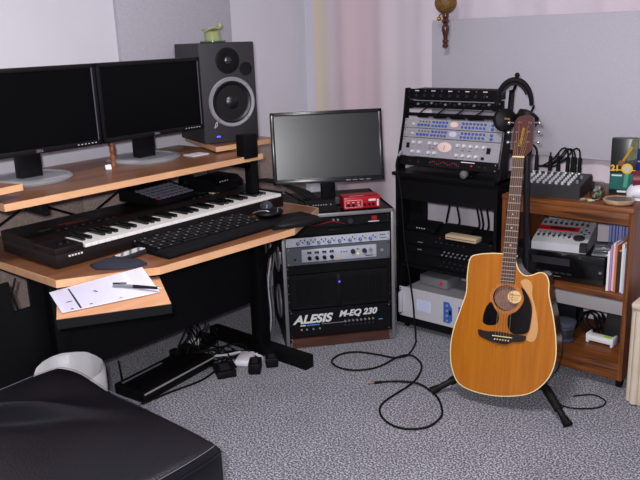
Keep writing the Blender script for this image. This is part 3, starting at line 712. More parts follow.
# ------------------------------------------------ on top of the rack
ZR = RH+.0015
mc = thing('flat_monitor', 'black wide flat monitor with grey sheen on the equipment rack', 'monitor', tuple((rackM @ Vector((-.012, .125, ZR)))), 47.0)
mw, mh, mz = .527, .337, .112
MB().box(-mw/2, mw/2, .006, .055, mz, mz+mh, .008).build('housing', m_bez, mc)
b = MB(); fr = .017
b.box(-mw/2, mw/2, -.006, .008, mz+mh-fr, mz+mh, .003); b.box(-mw/2, mw/2, -.006, .008, mz, mz+fr+.008, .003)
b.box(-mw/2, -mw/2+fr, -.006, .008, mz, mz+mh, .003); b.box(mw/2-fr, mw/2, -.006, .008, mz, mz+mh, .003)
bz = b.build('bezel', mat('bezel_gloss', S(22, 22, 26), .25), mc)
MB().box(-mw/2+fr, mw/2-fr, .002, .006, mz+fr, mz+mh-fr).build('screen', mat('lcd_sheen', S(16, 16, 19), .3, spec=.6), mc)
for k in range(4): bxat(bz, 'button', .022, .002, .004, grey, (.09+k*.032, -.0065, mz+.008))
for o in list(mc.children):
    o.matrix_local = Matrix.Translation((0, .03, mz)) @ Matrix.Rotation(R(-9), 4, 'X') @ Matrix.Translation((0, -.03, -mz))
MB().box(-.035, .035, .07, .095, .01, mz+.12, .006).build('neck', black, mc)
MB().lathe([(.105, 0), (.105, .006), (.09, .012), (1e-5, .014)], (0, .095, 0), seg=36, sx=1.15, sy=.8).build('base', blackg, mc)
rp = thing('red_preamp', 'red desktop preamp box with small knobs on the rack', 'preamp', tuple(rackM @ Vector((.12, .02, ZR))), 52)
MB().box(-.088, .088, 0, .09, .004, .062, .004).build('case', redplastic, rp)
MB().box(-.087, .087, -.003, .001, .005, .061, .002).build('faceplate', mat('red_face', S(172, 18, 34), .35), rp)
b = MB(); z0, z1, x0, x1 = .012, .047, -.083, .0
b.box(x0, x1, -.0042, -.002, z1-.002, z1); b.box(x0, x1, -.0042, -.002, z0, z0+.002); b.box(x0, x0+.002, -.0042, -.002, z0, z1); b.box(x1-.002, x1, -.0042, -.002, z0, z1)
b.build('panel_outline', mat('pink_print', S(235, 190, 195), .5), rp)
for x in (-.066, -.043, -.018): knob(rp, x, .024, .0065, .01, black if x < -.03 else silver, -.003); bxat(rp, 'mark', .01, .001, .003, whiteprint, (x, -.0035, .036))
for x in (.012, .033, .052): knob(rp, x, .024, .006, .01, black, -.003)
bxat(rp, 'display', .035, .002, .01, whiteprint, (.048, -.0035, .043)); bxat(rp, 'meter', .009, .002, .032, whiteprint, (.075, -.0035, .029))
bxat(rp, 'legend', .07, .004, .0006, mat('pink_print', S(235, 190, 195), .5), (-.02, .02, .0623))
for sx in (-1, 1): MB().box(sx*.07-.01, sx*.07+.01, .01, .08, 0, .005).build('foot', rubber, rp)
ib = thing('midi_interface', 'black desktop box with row of white lights on the rack', 'device', tuple(rackM @ Vector((-.09, .025, ZR))), 50)
MB().prism([(0, 0), (0, .022), (.03, .05), (.07, .055), (.07, 0)], -.055, .088, 'yz').build('case', black, ib)
for k in range(8): bxat(ib, 'light', .004, .002, .003, whiteprint, (-.03+k*.012+(.01 if k > 6 else 0)-(.015 if k == 0 else 0), .009, .032))
for p in (((-.2, .06), (-.12, .03), (-.02, .12)), ((-.22, .12), (-.1, .14), (.05, .16))):
    q = [tuple(rackM @ Vector((x, y+.06, ZR+.006+.07*(i == 0)))) for i, (x, y) in enumerate(p)]
    cable('desktop_lead', q, .0045, 'black lead draped from the desk onto the rack top', group='leads on the rack top')

for k in range(4):
    cable('draped_lead', [(-2.52+.02*k, 2.395+.01*k, .80), (-2.46+.01*k, 2.47+.006*k, .80-.006*k), (-2.37+.012*k, 2.55+.012*k, .735), (-2.315+.012*k, 2.583+.012*k, .672), (-2.285+.012*k, 2.60+.01*k, .664)], .006, 'thick black lead draped from synthesizer end down onto rack', group='leads draped over the synthesizer end')

# ================================================================== TALL RACK (left of the guitar)
TX0, TX1, TY = -2.075, -1.53, 2.93
TXC = (TX0+TX1)/2
tk = thing('tall_rack', 'tall black studio rack with sloped upper section on small casters', 'rack', (TXC, TY, 0))
HW = (TX1-TX0)/2
for s in (-1, 1):
    MB().box(s*HW, s*(HW-.016), .0, .26, .03, .80).build('side_panel', black, tk)
    MB().prism([(.02, .80), (.085, .80), (.135, 1.19), (.105, 1.19), (.085, 1.06), (.026, .83)], s*HW-.012, s*HW-.0, 'yz').build('sloped_side', black, tk)
    for y in (.04, .22):
        cw = MB().cyl((s*(HW-.04)-.008, y, .02), (s*(HW-.04)+.008, y, .02), .02, seg=14).build('caster', rubber, tk)
        MB().box(-.012+s*(HW-.04), .012+s*(HW-.04), y-.012, y+.012, .018, .04).build('fork', blackm, cw)
MB().box(-HW, HW, .0, .26, .03, .07).build('bottom_panel', black, tk)
MB().box(-HW, HW, -.03, .26, .79, .805).build('top_panel', black, tk)
MB().box(-HW+.016, HW-.016, .0, .014, .672, .79).build('apron', black, tk)
MB().box(-HW+.016, HW-.016, .02, .26, .325, .34).build('shelf', black, tk)
MB().box(-HW+.016, -HW+.085, .1, .116, .5, .79).build('rear_panel', black, tk)
MB().box(-HW, HW, .1, .115, 1.06, 1.075).build('cross_bar', black, tk)
MB().tube([(HW-.006, .12, 1.18), (HW+.03, .07, 1.2), (HW+.05, .04, 1.225), (HW+.06, .03, 1.255)], .007, 8).build('hook_arm', black, tk)
MB().sphere((HW+.06, .03, 1.258), .011).build('hook_tip', rubber, tk)
def tunit(name, label, x, y, z, h, facem, rx=0, **k):
    return unit(name, label, h, facem, Matrix.Translation((TXC+x, TY+y, z)), rx=rx, **k)
# lower contents
m_wu = mat('server_white', S(196, 194, 202), .45, .1, var=.03)
u = tunit('rack_computer', 'pale grey rack computer with blue connector label at rack bottom', 0, -.005, .0715, .155, m_wu, fw_=.498, dep=.25, chm=mat('server_case', S(150, 148, 155), .5, .3))
for sx in (-1, 1):
    MB().box(sx*.232-.006, sx*.232+.006, -.03, -.003, .025, .13, .003).build('handle', m_wu, u)
    for k in range(5): knob(u, sx*.243, .015+k*.03, .004, .002, black, -.003, 'slot')
MB().box(-.145, -.065, -.0042, -.002, .05, .105).build('paper_label', mat('label_lilac', S(208, 212, 240), .7), u)
for k in range(6): MB().box(-.138, -.072, -.0046, -.004, .056+k*.0085, .0575+k*.0085).build('label_line', mat('label_ink', S(140, 150, 210), .7), u)
mbl = mat('plate_blue', S(45, 95, 180), .45)
pl = MB().prism([(.008, .02), (.043, .02), (.056, .035), (.056, .095), (.038, .125), (.008, .125)], -.0045, -.002, 'xz').build('connector_plate', mbl, u)
for k in range(4): knob(pl, .028, .03+k*.026, .007, .004, silver, -.0045, 'socket')
bxat(pl, 'socket', .012, .004, .02, black, (.046, -.0055, .075))
MB().box(.09, .18, -.0045, -.002, .035, .115).build('connector_plate', mbl, u); bxat(u, 'socket', .03, .004, .02, mat('socket_yellow', S(200, 190, 60), .5), (.115, -.006, .1))
sb = thing('switch_box', 'small silver box with one red push button on rack computer', 'device', (-1.905, 3.0, .228), -4)
MB().box(-.08, .085, 0, .12, 0, .05, .003).build('case', mat('box_grey', S(128, 128, 134), .45, .3), sb)
knob(sb, .052, .027, .009, .008, redled, 0, 'red_button')
for k in range(4): knob(sb, -.07, .012+k*.009, .002, .001, dark, 0, 'vent_hole')
for i, (x, z, h_, lbl) in enumerate(((0, .3405, .062, 'black rack unit with green-grey controls on the tall rack shelf'), (0, .4035, .044, 'slim black rack unit with rows of small knobs in the tall rack'), (0, .4485, .062, 'black rack unit with dim markings under two small boxes'))):
    u = tunit('effects_unit', lbl, x, .035-.008*i, z, h_, black, fw_=.49, dep=.22)
    if i == 0:
        for k in range(12): knob(u, -.03+k*.015, .018+.02*(k % 2), .0045, .006, dark, -.003)
    if i == 1:
        for k in range(14): knob(u, -.02+k*.012, .013+.016*(k % 2), .004, .007, grey, -.003)
        bxat(u, 'marking', .025, .001, .005, grey, (-.15, -.0035, .02))
    if i == 2:
        for k in range(6): knob(u, -.05+k*.03, .03, .005, .006, dark, -.003)
        bxat(u, 'marking', .03, .001, .004, grey, (-.14, -.0035, .015)); knob(u, -.03, .05, .0025, .002, redled, -.003, 'light')
for x, lbl in ((-.155, 'small black box with white lights nearer the curtain edge of shelf'), (.035, 'small black box with white lights above the beige strip')):
    d = thing('preamp_box', lbl, 'device', (TXC+x, TY+.04, .5112))
    MB().prism([(0, 0), (0, .02), (.04, .036), (.08, .04), (.08, 0)], -.08, .08, 'yz').build('case', black, d)
    for k in range(4): knob(d, -.02+k*.014, .015, .0028, .002, whiteprint, 0, 'light')
bs = thing('beige_box', 'flat beige box front lying on the black rack unit', 'box', (TXC+.085, TY+.012, .5112))
MB().box(-.065, .095, -.03, .025, 0, .022, .002).build('case', mat('beige_case', S(190, 168, 138), .5), bs)
MB().box(-.06, .09, -.0312, -.0295, .009, .011).build('seam', dark, bs)
for k, (x0, z0, x1, z1) in enumerate(((-.1, .6, -.085, .69), (-.03, .59, -.055, .69), (.08, .59, .055, .69), (.1, .59, .075, .69), (.13, .59, .11, .69), (.175, .59, .2, .69), (.2, .58, .23, .69))):
    cable('hanging_lead', [(TXC+x0-.012, TY+.2, .5145), (TXC+x0-.004, TY+.2, .55), (TXC+x1, TY+.2, .66), (TXC+x1+.005, TY+.2, .79)], .0045, 'black lead hanging across the open back of the tall rack', group='leads hanging behind the tall rack')
for k in range(3):
    cable('shelf_lead', [(TXC+.1, TY+.1+.02*k, .228+.006), (TXC+.16+.02*k, TY+.05, .24), (TXC+.22, TY+.09-.02*k, .26), (TXC+.15, TY+.13, .25), (TXC+.05+.02*k, TY+.15, .24), (TXC+.02, TY+.2, .3)], .004, 'black lead coiled on top of the rack computer', group='leads on the rack computer')
# sloped units, from bottom
SL = 14.0; sy0, sz0 = .016, .836
def slot(d): return (.0, sy0+d*sin(R(SL)), sz0+d*cos(R(SL)))
u = tunit('graphic_equalizer', 'black rack equalizer with red sliders below the silver units', *slot(0), .0435, black, rx=-SL, fw_=.515, dep=.07)
for k in range(14): bxat(u, 'slider_slot', .0025, .001, .03, dark, (-.085+k*.0115, -.0035, .022)); bxat(u, 'slider', .006, .005, .004, mat('slider_red', S(150, 40, 45), .5), (-.085+k*.0115, -.005, .022+.006*sin(k*1.3)))
knob(u, .13, .022, .005, .003, redled, -.003, 'light')
bxat(u, 'legend', .07, .001, .004, whiteprint, (.11, -.0035, .036))
for x in (-.2, -.15, .17, .2): knob(u, x, .02, .005, .006, dark, -.003)
m_cs = mat('compressor_face', S(168, 166, 174), .4, .25, var=.04)
m_vu = mat('vu_face', S(228, 200, 196), .4, emis=S(240, 190, 170), estr=.06); m_vu2 = mat('vu_face_lilac', S(200, 195, 225), .4, emis=S(200, 195, 230), estr=.05)
u = tunit('tube_compressor', 'double height silver compressor with big oval pink meter', *slot(.0445), .0885, m_cs, rx=-SL, fw_=.515, dep=.07)
MB().lathe([(.029, 0), (.029, .003), (.026, .004), (1e-5, .004)], (-.02, -.003, .052), 'y', 32, sx=1.25, sy=.8).build('meter', m_vu, u)
bxat(u, 'needle', .002, .001, .02, black, (-.02, -.0078, .05))
for x in (-.19, -.155, -.1, -.068): knob(u, x, .066, .0085, .012, whiteprint, -.003); knob(u, x, .022, .0085, .012, whiteprint, -.003)
for k in range(5): knob(u, .05+k*.033, .064, .0085, .012, whiteprint, -.003)
for k in range(4): knob(u, .05+k*.033, .02, .0085, .012, whiteprint, -.003)
bxat(u, 'switch', .016, .004, .024, black, (-.222, -.005, .05)); bxat(u, 'switch', .018, .004, .026, black, (.205, -.005, .05)); bxat(u, 'switch', .014, .004, .012, black, (.18, -.005, .015))
for x in (-.1, -.08, .075, .11): bxat(u, 'legend', .012, .001, .004, redplastic, (x, -.0035, .043))
MB().box(.025, .029, -.006, -.002, .004, .084).build('divider', silver, u)
def strip(z, meter, lbl):
    u = tunit('voice_channel', lbl, *slot(z), .0435, m_cs, rx=-SL, fw_=.515, dep=.07, group='pair of silver voice channels')
    for q in range(2):
        for k in range(4):
            if q == 0: knob(u, -.175+k*.018, .015, .0062, .009, blueknob, -.003)
            else: knob(u, -.17+k*.017, .031, .0032, .004, dark, -.003, 'button')
        for k in range(5): knob(u, -.098+k*.0175+q*.004, .014+q*.017, .0056, .009, blueknob, -.003)
        for k in range(7): knob(u, .058+k*.0185+q*.004, .014+q*.017, .0056, .009, blueknob, -.003)
        knob(u, .21, .012+q*.017, .007, .009, blueknob, -.003)
    knob(u, -.205, .018, .006, .008, whiteprint, -.003)
    MB().lathe([(.02, 0), (.02, .002), (1e-5, .002)], (.014, -.003, .024), 'y', 24, sx=1.0, sy=.62).build('meter', meter, u)
    for x in (-.105, -.012, .042, .192): MB().box(x-.002, x+.002, -.006, -.002, .003, .04).build('divider', silver, u)
    return u
strip(.134, m_vu2, 'silver rack strip with blue knobs and lilac meter')
strip(.1785, m_vu, 'silver rack strip with blue knobs and pink meter')
# upright units at the top
u = tunit('patch_unit', 'grey-edged black rack unit with dim knobs, second from rack top', -.02, .112, 1.093, .044, blackm, dep=.08, fw_=.488)
for k in range(16): knob(u, -.19+k*.025, .024+.006*(k % 2), .006, .009, dark if k % 3 else grey, -.003)
MB().box(-.22, .22, -.005, -.002, .038, .042).build('top_strip', silver, u); MB().box(-.22, .2, -.005, -.002, .002, .005).build('bottom_strip', grey, u)
u = tunit('headphone_amplifier', 'black rack unit with white markings in the topmost rack slot', -.02, .1, 1.1385, .05, black, dep=.1, fw_=.492)
for k in range(9): knob(u, -.19+k*.045, .02, .008, .01, dark, -.003); bxat(u, 'marking', .022 if k % 2 == 0 else .006, .001, .004, whiteprint if k % 2 == 0 else grey, (-.19+k*.045, -.0035, .041))
bxat(u, 'legend', .018, .001, .006, whiteprint, (.17, -.0035, .02))
for k in range(4):
    cable('patch_lead', [(TXC-.16+.1*k, TY+.10, 1.1), (TXC-.18+.1*k, TY+.08, 1.08), (TXC-.2+.09*k, TY+.085, 1.06), (TXC-.19+.1*k, TY+.16, 1.05)], .0035, 'short black lead sagging between the two rack sections', group='leads between the rack sections')

# headphones on the hook
hp = thing('headphones', 'black over-ear headphones hanging beside the top of the tall rack', 'headphones', (-1.478, 2.955, 1.232), 20)
pts = []
for k in range(17):
    t = pi*k/16; pts.append((-.072*cos(t), .0, -.1+.105*sin(t)))
MB().tube(pts, lambda s: .009+.005*sin(pi*s), 8, sub=2).build('headband', rubber, hp)
MB().tube([(p[0]*.88, p[1], p[2]-.012) for p in pts[3:14]], .008, 8, sub=2).build('head_pad', mat('pad_vinyl', S(30, 28, 30), .5), hp)
for s, dx, dz, tilt in ((-1, .05, -.158, 74), (1, -.02, -.14, 20)):
    e_ = MB(Matrix.Translation((s*.082+dx, 0, dz)) @ Matrix.Rotation(R(tilt*-s), 4, 'X') @ Matrix.Rotation(R(25), 4, 'Y'))
    e_.lathe([(.03, -.022), (.044, -.02), (.047, -.004), (.046, .006), (.03, .014), (1e-5, .018)], seg=26)
    c_ = e_.build('ear_cup', black, hp)
    e2 = MB(Matrix.Translation((s*.082+dx, 0, dz)) @ Matrix.Rotation(R(tilt*-s), 4, 'X') @ Matrix.Rotation(R(25), 4, 'Y'))
    e2.lathe([(.047, -.03), (.05, -.022), (.047, -.014), (.04, -.014), (.03, -.026)], seg=26); e2.build('cushion', rubber, c_)
    if s < 0:
        g = MB(Matrix.Translation((s*.082+dx, 0, dz)) @ Matrix.Rotation(R(tilt*-s), 4, 'X') @ Matrix.Rotation(R(25), 4, 'Y')); g.box(-.012, .012, -.004, .004, .017, .0188); g.build('badge', gold, c_)
    MB().tube([(s*.082, 0, -.1), (s*.082+dx*.4, .004, dz+.02), (s*.082+dx, .004, dz)], .005, 6).build('yoke', black, hp)

# microphone on the rack's ledge
mi_ = thing('microphone', 'black microphone with round grey grille lying on rack ledge', 'microphone', (-1.678, 2.945, .8055), -8)
MB().cyl((0, .06, .02), (0, -.03, .02), .011, .015, 16).build('body', black, mi_)
MB().lathe([(.016, 0), (.019, .01), (.018, .02), (.01, .027), (1e-5, .029)], (0, -.03, .02), 'y', 20).build('grille', mat('mic_mesh', S(120, 118, 116), .5, .4, bump=.6, bscale=900), mi_)
MB().box(-.018, .018, -.01, .02, 0, .012, .003).build('clip', black, mi_)
# jack on the left side of the sloped rack with the long cable to the floor
lc = thing('instrument_cable', 'long black instrument cable hanging from tall rack and looping on carpet', 'cable')
pts = [(-2.045, 2.915, .885), (-2.045, 2.895, .83), (-2.02, 2.895, .72), (-2.0, 2.895, .477), (-1.98, 2.898, .327), (-1.957, 2.9, .177), (-1.945, 2.895, .085), (-1.935, 2.89, .03), (-1.9, 2.84, .007), (-1.874, 2.802, .006), (-1.824, 2.664, .006), (-1.856, 2.6, .006), (-1.937, 2.581, .006), (-2.034, 2.548, .006), (-2.08, 2.48, .006), (-2.064, 2.397, .006), (-1.993, 2.366, .006), (-1.919, 2.386, .006), (-1.87, 2.443, .006), (-1.851, 2.512, .006), (-1.845, 2.585, .010), (-1.825, 2.64, .012), (-1.80, 2.661, .008), (-1.751, 2.64, .006), (-1.703, 2.593, .006), (-1.662, 2.505, .006), (-1.643, 2.414, .006), (-1.644, 2.3, .006), (-1.639, 2.213, .006), (-1.609, 2.149, .006), (-1.547, 2.102, .006), (-1.476, 2.09, .006), (-1.42, 2.119, .006), (-1.389, 2.171, .006), (-1.392, 2.249, .006), (-1.417, 2.303, .006), (-1.48, 2.376, .006), (-1.547, 2.418, .006), (-1.598, 2.433, .01), (-1.637, 2.428, .012), (-1.698, 2.408, .008), (-1.76, 2.357, .006)]
MB().tube(pts, .0045, 8).build('lead', rubber, lc)
MB().cyl((-1.755, 2.36, .007), (-1.775, 2.335, .007), .006, .0065, 12).build('plug_sleeve', rubber, lc)
MB().cyl((-1.775, 2.335, .007), (-1.792, 2.314, .007), .0035, .003, 10).build('plug_tip', gold, lc)
MB().cyl((-2.045, 2.94, .9), (-2.045, 2.912, .88), .007, .006, 10).build('plug_sleeve', silver, lc)

# ================================================================== GUITAR
gt = thing('acoustic_guitar', 'orange spruce acoustic guitar with cutaway on floor stand', 'guitar', (-1.225, 2.445, .083), 11, -11)
gout = [(0.0198, 0.5402), (-0.06, .541), (-0.126, 0.5313), (-0.1564, 0.5128), (-0.164, 0.4446), (-0.1637, 0.3767), (-0.1832, 0.3022), (-0.2063, 0.2184), (-0.2135, 0.1359), (-0.2003, 0.056), (-0.1642, 0.0002), (-0.0826, -0.0209), (0.0152, -0.0166), (0.1086, 0.0121), (0.1677, 0.0737), (0.1918, 0.1473), (0.1895, 0.2318), (0.1719, 0.3254), (0.1521, 0.3997), (0.1489, 0.4451), (0.1358, 0.4743), (0.1133, 0.4816), (0.0846, 0.4692), (0.0549, 0.4663), (0.0307, 0.491), (0.0209, 0.5248)]
def smooth_closed(P, sub=5):
    Q = []; n = len(P); P = [Vector(p) for p in P]
    for i in range(n):
        a, b_, c, d = P[i-1], P[i], P[(i+1) % n], P[(i+2) % n]
        for k in range(sub):
            t = k/sub; Q.append(.5*((2*b_)+(c-a)*t+(2*a-5*b_+4*c-d)*t*t+(3*b_-3*c+d-a)*t**3))
    return [(q.x, q.y) for q in Q]
go = smooth_closed(gout)
def offs(P, d):
    out = []; n = len(P)
    for i in range(n):
        a, c = Vector(P[i-1]), Vector(P[(i+1) % n]); t = (c-a).normalized(); out.append((P[i][0]+t.y*d, P[i][1]-t.x*d))
    return out
area2 = sum(go[i-1][0]*go[i][1]-go[i][0]*go[i-1][1] for i in range(len(go)))
sg = 1 if area2 > 0 else -1
m_spr = wood('spruce_top', S(156, 88, 10), S(168, 98, 14), S(178, 106, 18), (70, 70, 3), .3, .3)
m_side = wood('rosewood', S(44, 24, 18), S(58, 32, 24), S(70, 40, 30), (30, 4, 30), .25, .4)
m_bind = mat('ivory_binding', S(226, 208, 160), .4)
# sides and back
n = len(go); inn = offs(go, -.0015*sg); vs = [(x, .001, z) for x, z in inn]+[(x, .124-.04*max(0, z)/.54, z) for x, z in inn]
MB().add(vs, [(i, (i+1) % n, n+(i+1) % n, n+i) for i in range(n)]+[tuple(range(n, 2*n))]).build('sides_and_back', m_side, gt)
# soundboard with a real sound hole: rings from hole to outline
HC = (-.006, .37); HR = .05
def angfill(outline, hole_c, hole_r, N=None):
    vs = [(x, 0, z) for x, z in outline]; n = len(outline)
    for x, z in outline:
        a = math.atan2(z-hole_c[1], x-hole_c[0]); vs.append((hole_c[0]+cos(a)*hole_r, 0, hole_c[1]+sin(a)*hole_r))
    return vs, [(i, (i+1) % n, n+(i+1) % n, n+i) for i in range(n)]
brd = bmesh.new()
o1 = [brd.verts.new((x, 0, z)) for x, z in offs(go, -.003*sg)]
h1 = [brd.verts.new((HC[0]+HR*cos(2*pi*k/40), 0, HC[1]+HR*sin(2*pi*k/40))) for k in range(40)]
ed = [brd.edges.new((o1[i-1], o1[i])) for i in range(n)]+[brd.edges.new((h1[i-1], h1[i])) for i in range(40)]
bmesh.ops.triangle_fill(brd, edges=ed, use_beauty=True)
bmesh.ops.recalc_face_normals(brd, faces=brd.faces[:])
me = bpy.data.meshes.new('soundboard'); 
for f in brd.faces:
    if f.normal.y > 0: f.normal_flip()
ret = bmesh.ops.extrude_face_region(brd, geom=brd.faces[:]); bmesh.ops.translate(brd, verts=[v for v in ret['geom'] if isinstance(v, bmesh.types.BMVert)], vec=(0, .003, 0))
bmesh.ops.recalc_face_normals(brd, faces=brd.faces[:]); brd.to_mesh(me); brd.free(); me.materials.append(m_spr); sbd = link('soundboard', me, gt)
mb = MB(); q = offs(go, -.0028*sg); q2 = offs(go, .0008*sg)
mb.add([(x, -.0006, z) for x, z in q]+[(x, -.0006, z) for x, z in q2]+[(x, .003, z) for x, z in q2]+[(x, .003, z) for x, z in q], [(a*n+i, a*n+(i+1) % n, ((a+1) % 4)*n+(i+1) % n, ((a+1) % 4)*n+i) for a in range(4) for i in range(n)])
mb.build('binding', m_bind, gt)
MB().lathe([(.063, .0004), (.063, .0012), (.055, .0014), (.051, .0012), (.051, .0004), (.063, .0004)], (HC[0], 0, HC[1]), 'y', 40).build('rosette', wood('rosette_wood', S(150, 88, 34), S(184, 112, 50), S(130, 76, 30), (90, 90, 90)), sbd)
MB().lathe([(.051, -.02), (1e-5, -.021)], (HC[0], 0, HC[1]), 'y', 36).build('sound_hole_inside', mat('inside_wood', S(128, 92, 80), .7, var=.2, vscale=60), sbd)
lb = MB().lathe([(.026, 0), (.026, .0015), (1e-5, .0015)], (.026, -.001, .378), 'y', 28, sy=.95).build('soundhole_label', mat('label_cream', S(222, 184, 128), .6), gt)
text('label_script', 'Takamine', .011, mat('label_dark', S(70, 45, 25), .6), lb, (.005, -.0028, .383), shear=.3)
for k in range(2): bxat(lb, 'label_line', .03, .0005, .0015, mat('label_dark', S(70, 45, 25), .6), (.026, -.0027, .375-.008*k))
pgm = mat('pickguard_black', S(14, 13, 14), .15)
MB().prism(smooth_closed([(-0.063, 0.349), (-0.083, 0.319), (-0.09, 0.275), (-0.082, 0.26), (-0.057, 0.257), (-0.032, 0.269), (-0.03, 0.302), (-0.047, 0.327)], 4), -.0022, -.0004, 'xz').build('pickguard', pgm, gt)
MB().prism(smooth_closed([(0.049, 0.418), (0.076, 0.389), (0.093, 0.34), (0.092, 0.281), (0.082, 0.245), (0.038, 0.234), (0.011, 0.253), (0.006, 0.3), (0.039, 0.326), (0.062, 0.369)], 4), -.0022, -.0004, 'xz').build('pickguard', pgm, gt)
MB().prism(smooth_closed([(0.045, 0.44), (0.067, 0.451), (0.088, 0.432), (0.091, 0.391), (0.107, 0.342), (0.121, 0.268), (0.11, 0.217), (0.08, 0.22), (0.093, 0.264), (0.096, 0.34), (0.084, 0.381), (0.057, 0.417)], 4), -.0012, -.0003, 'xz').build('worn_patch', mat('bare_spruce', S(196, 146, 90), .5), sbd, 'pale worn patch beside the pickguard')
br = MB().prism(smooth_closed([(-0.103, 0.235), (-0.072, 0.232), (-0.021, 0.236), (0.038, 0.233), (0.079, 0.232), (0.071, 0.211), (0.032, 0.203), (0.007, 0.191), (-0.04, 0.193), (-0.073, 0.202), (-0.098, 0.213)], 3), -.009, -.0003, 'xz').build('bridge', mat('ebony', S(34, 22, 20), .35), gt)
MB().box(-.047, .03, -.0125, -.008, .2185, .2215).build('saddle', m_bind, br)
for k in range(6): knob(br, -.036+k*.0105, .207, .0028, .005, m_bind if k else whiteprint, -.009, 'bridge_pin')
for k in range(7): MB().box(-.034+k*.0075, -.0315+k*.0075, -.0007, -.0002, .168+.006*(k % 3), .188).build('scratch', mat('scuffed_spruce', S(126, 70, 24), .6), sbd)
# neck
m_neck = wood('mahogany_neck', S(70, 38, 26), S(88, 48, 34), S(100, 58, 42), (40, 40, 4), .35)
MB().add([(-.030, -.001, .42), (.022, -.001, .42), (.027, -.001, .912), (-.016, -.001, .912), (-.026, .02, .53), (.018, .02, .53), (.022, .018, .912), (-.011, .018, .912)],
         [(0, 1, 2, 3), (4, 7, 6, 5), (0, 4, 5, 1), (1, 5, 6, 2), (2, 6, 7, 3), (3, 7, 4, 0)]).build('neck', m_neck, gt)
fb = MB().prism([(-.0305, .43), (.0225, .43), (.027, .912), (-.016, .912)], -.007, -.0008, 'xz').build('fretboard', mat('fretboard_rosewood', S(72, 46, 42), .5, var=.25, vscale=60, stretch=(5, 5, .3)), gt)
L0 = .912; scale_len = .912-.22
for k in range(1, 21):
    z = .22+scale_len/2**(k/12)
    if z < .432: break
    f = (z-.43)/(.912-.43); x0 = -.0305+f*.0145; x1 = .0225+f*.0045
    MB().box(x0, x1, -.0085, -.0065, z-.0011, z+.0011).build('fret', mat('fret_nickel', S(200, 196, 190), .3, .5), fb)
for k, z in ((5, .22+scale_len/2**(4.5/12)), (7, .22+scale_len/2**(6.5/12)), (9, .22+scale_len/2**(8.5/12)), (12, .22+scale_len/2**(11.5/12))): knob(fb, -.0015, z, .003, .0008, m_bind, -.007, 'fret_marker')
MB().box(-.0165, .0275, -.0095, -.0, .911, .9165).build('nut', m_bind, gt)
hd = MB().prism([(-0.0165, 0.913), (-0.018, 0.939), (-0.022, 0.95), (-0.021, 1.003), (-0.017, 1.045), (-0.008, 1.062), (0.013, 1.069), (0.033, 1.07), (0.049, 1.062), (0.053, 1.039), (0.052, 0.983), (0.051, 0.941), (0.0275, 0.914)], -.004, .012, 'xz').build('headstock', wood('headstock_wood', S(62, 26, 18), S(76, 34, 24), S(88, 42, 30), (30, 30, 5), .3, .2), gt)
text('maker_script', 'Takamine', .019, gold, hd, (.012, -.0046, .947), (pi/2, -pi/2+.12, 0), shear=.35, ext=.0003, off=.0004)
pos_ = [(0.001, 1.042), (-0.006, 1.005), (-0.011, 0.968), (0.038, 1.041), (0.036, 1.007), (0.036, 0.969)]
for i, (x, z) in enumerate(pos_):
    s = -1 if i < 3 else 1
    t_ = MB().cyl((x, -.004, z), (x, -.014, z), .0048, .0042, 12).build('tuning_post', chrome, hd)
    xe = (-.024 if i < 3 else .054)
    MB().cyl((xe, .006, z), (xe+s*.013, .006, z), .003, seg=8).build('tuner_shaft', chrome, t_)
    MB().sphere((xe+s*.017, .006, z), .009, sx=.8, sy=.7, sz=.8).build('tuner_button', chrome, t_)
for k in range(6):
    xa = -.036+k*.0105+.002; xn = -.012+k*.007; px_ = pos_[[2, 1, 0, 3, 4, 5][k]]
    MB().tube([(xa, -.0125, .2205), (xn, -.0098, .914), (px_[0], -.0095, px_[1])], .00075, 5, False).build('string', mat('string_bronze', S(190, 165, 130), .3, .8), gt)
# the guitar stands turned a little on its stand: one linear map over the whole instrument
GA = Matrix(((1.0163, 0, -.01622, -.01225), (0, 1, 0, 0), (.0341, 0, .99718, .00086), (0, 0, 0, 1)))
seen = set()
def remap(o):
    if o.location.length > 1e-6: o.location = GA @ o.location
    elif o.data.name not in seen: o.data.transform(GA); seen.add(o.data.name)
    for c in o.children: remap(c)
for o in gt.children: remap(o)

# guitar stand
gs = thing('guitar_stand', 'black tubular guitar stand holding the guitar off the carpet', 'stand', (0, 0, 0))
hub = (-1.275, 2.70, .20)
for tip, kn in (((-1.53, 2.415, .012), (-1.44, 2.50, .075)), ((-.985, 2.485, .012), (-1.075, 2.535, .075))):
    MB().tube([(hub[0], hub[1], .17), kn, tip], .013, 10, False).build('leg', black, gs)
    d = (Vector(tip)-Vector(kn)).normalized()
    MB().cyl(Vector(kn)-d*.04, Vector(kn)+d*.06, .018, .017, 12).build('leg_grip', rubber, gs)
    MB().cyl(Vector(tip)-d*.03, Vector(tip)+d*.008, .014, .019, 12).build('rubber_foot', rubber, gs)
MB().tube([(hub[0], hub[1], .17), (-1.36, 2.9, .012)], .013, 10, False).build('leg', black, gs)
MB().cyl((hub[0], hub[1], .1), (hub[0], hub[1], .45), .016).build('lower_post', black, gs)
MB().cyl((hub[0], hub[1], .45), (-1.308, 2.74, .985), .013).build('upper_post', mat('post_gloss', S(30, 30, 34), .2, .3), gs)
MB().sphere((-1.308, 2.74, .985), .02, sz=1.3).build('cradle_head', rubber, gs)
MB().tube([(-1.308, 2.74, .985), (-1.345, 2.73, .98), (-1.365, 2.69, .98)], .009, 8).build('cradle_arm', rubber, gs)
for dx in (-.12, .12):
    MB().tube([(hub[0], hub[1], .16), (hub[0]+dx*.9, 2.6+dx*.25, .10), (hub[0]+dx+.03, 2.55+dx*.25, .05+max(0, dx)*.3), (hub[0]+dx+.03, 2.50+dx*.25, .058+max(0, dx)*.35)], .009, 8).build('yoke_arm', rubber, gs)
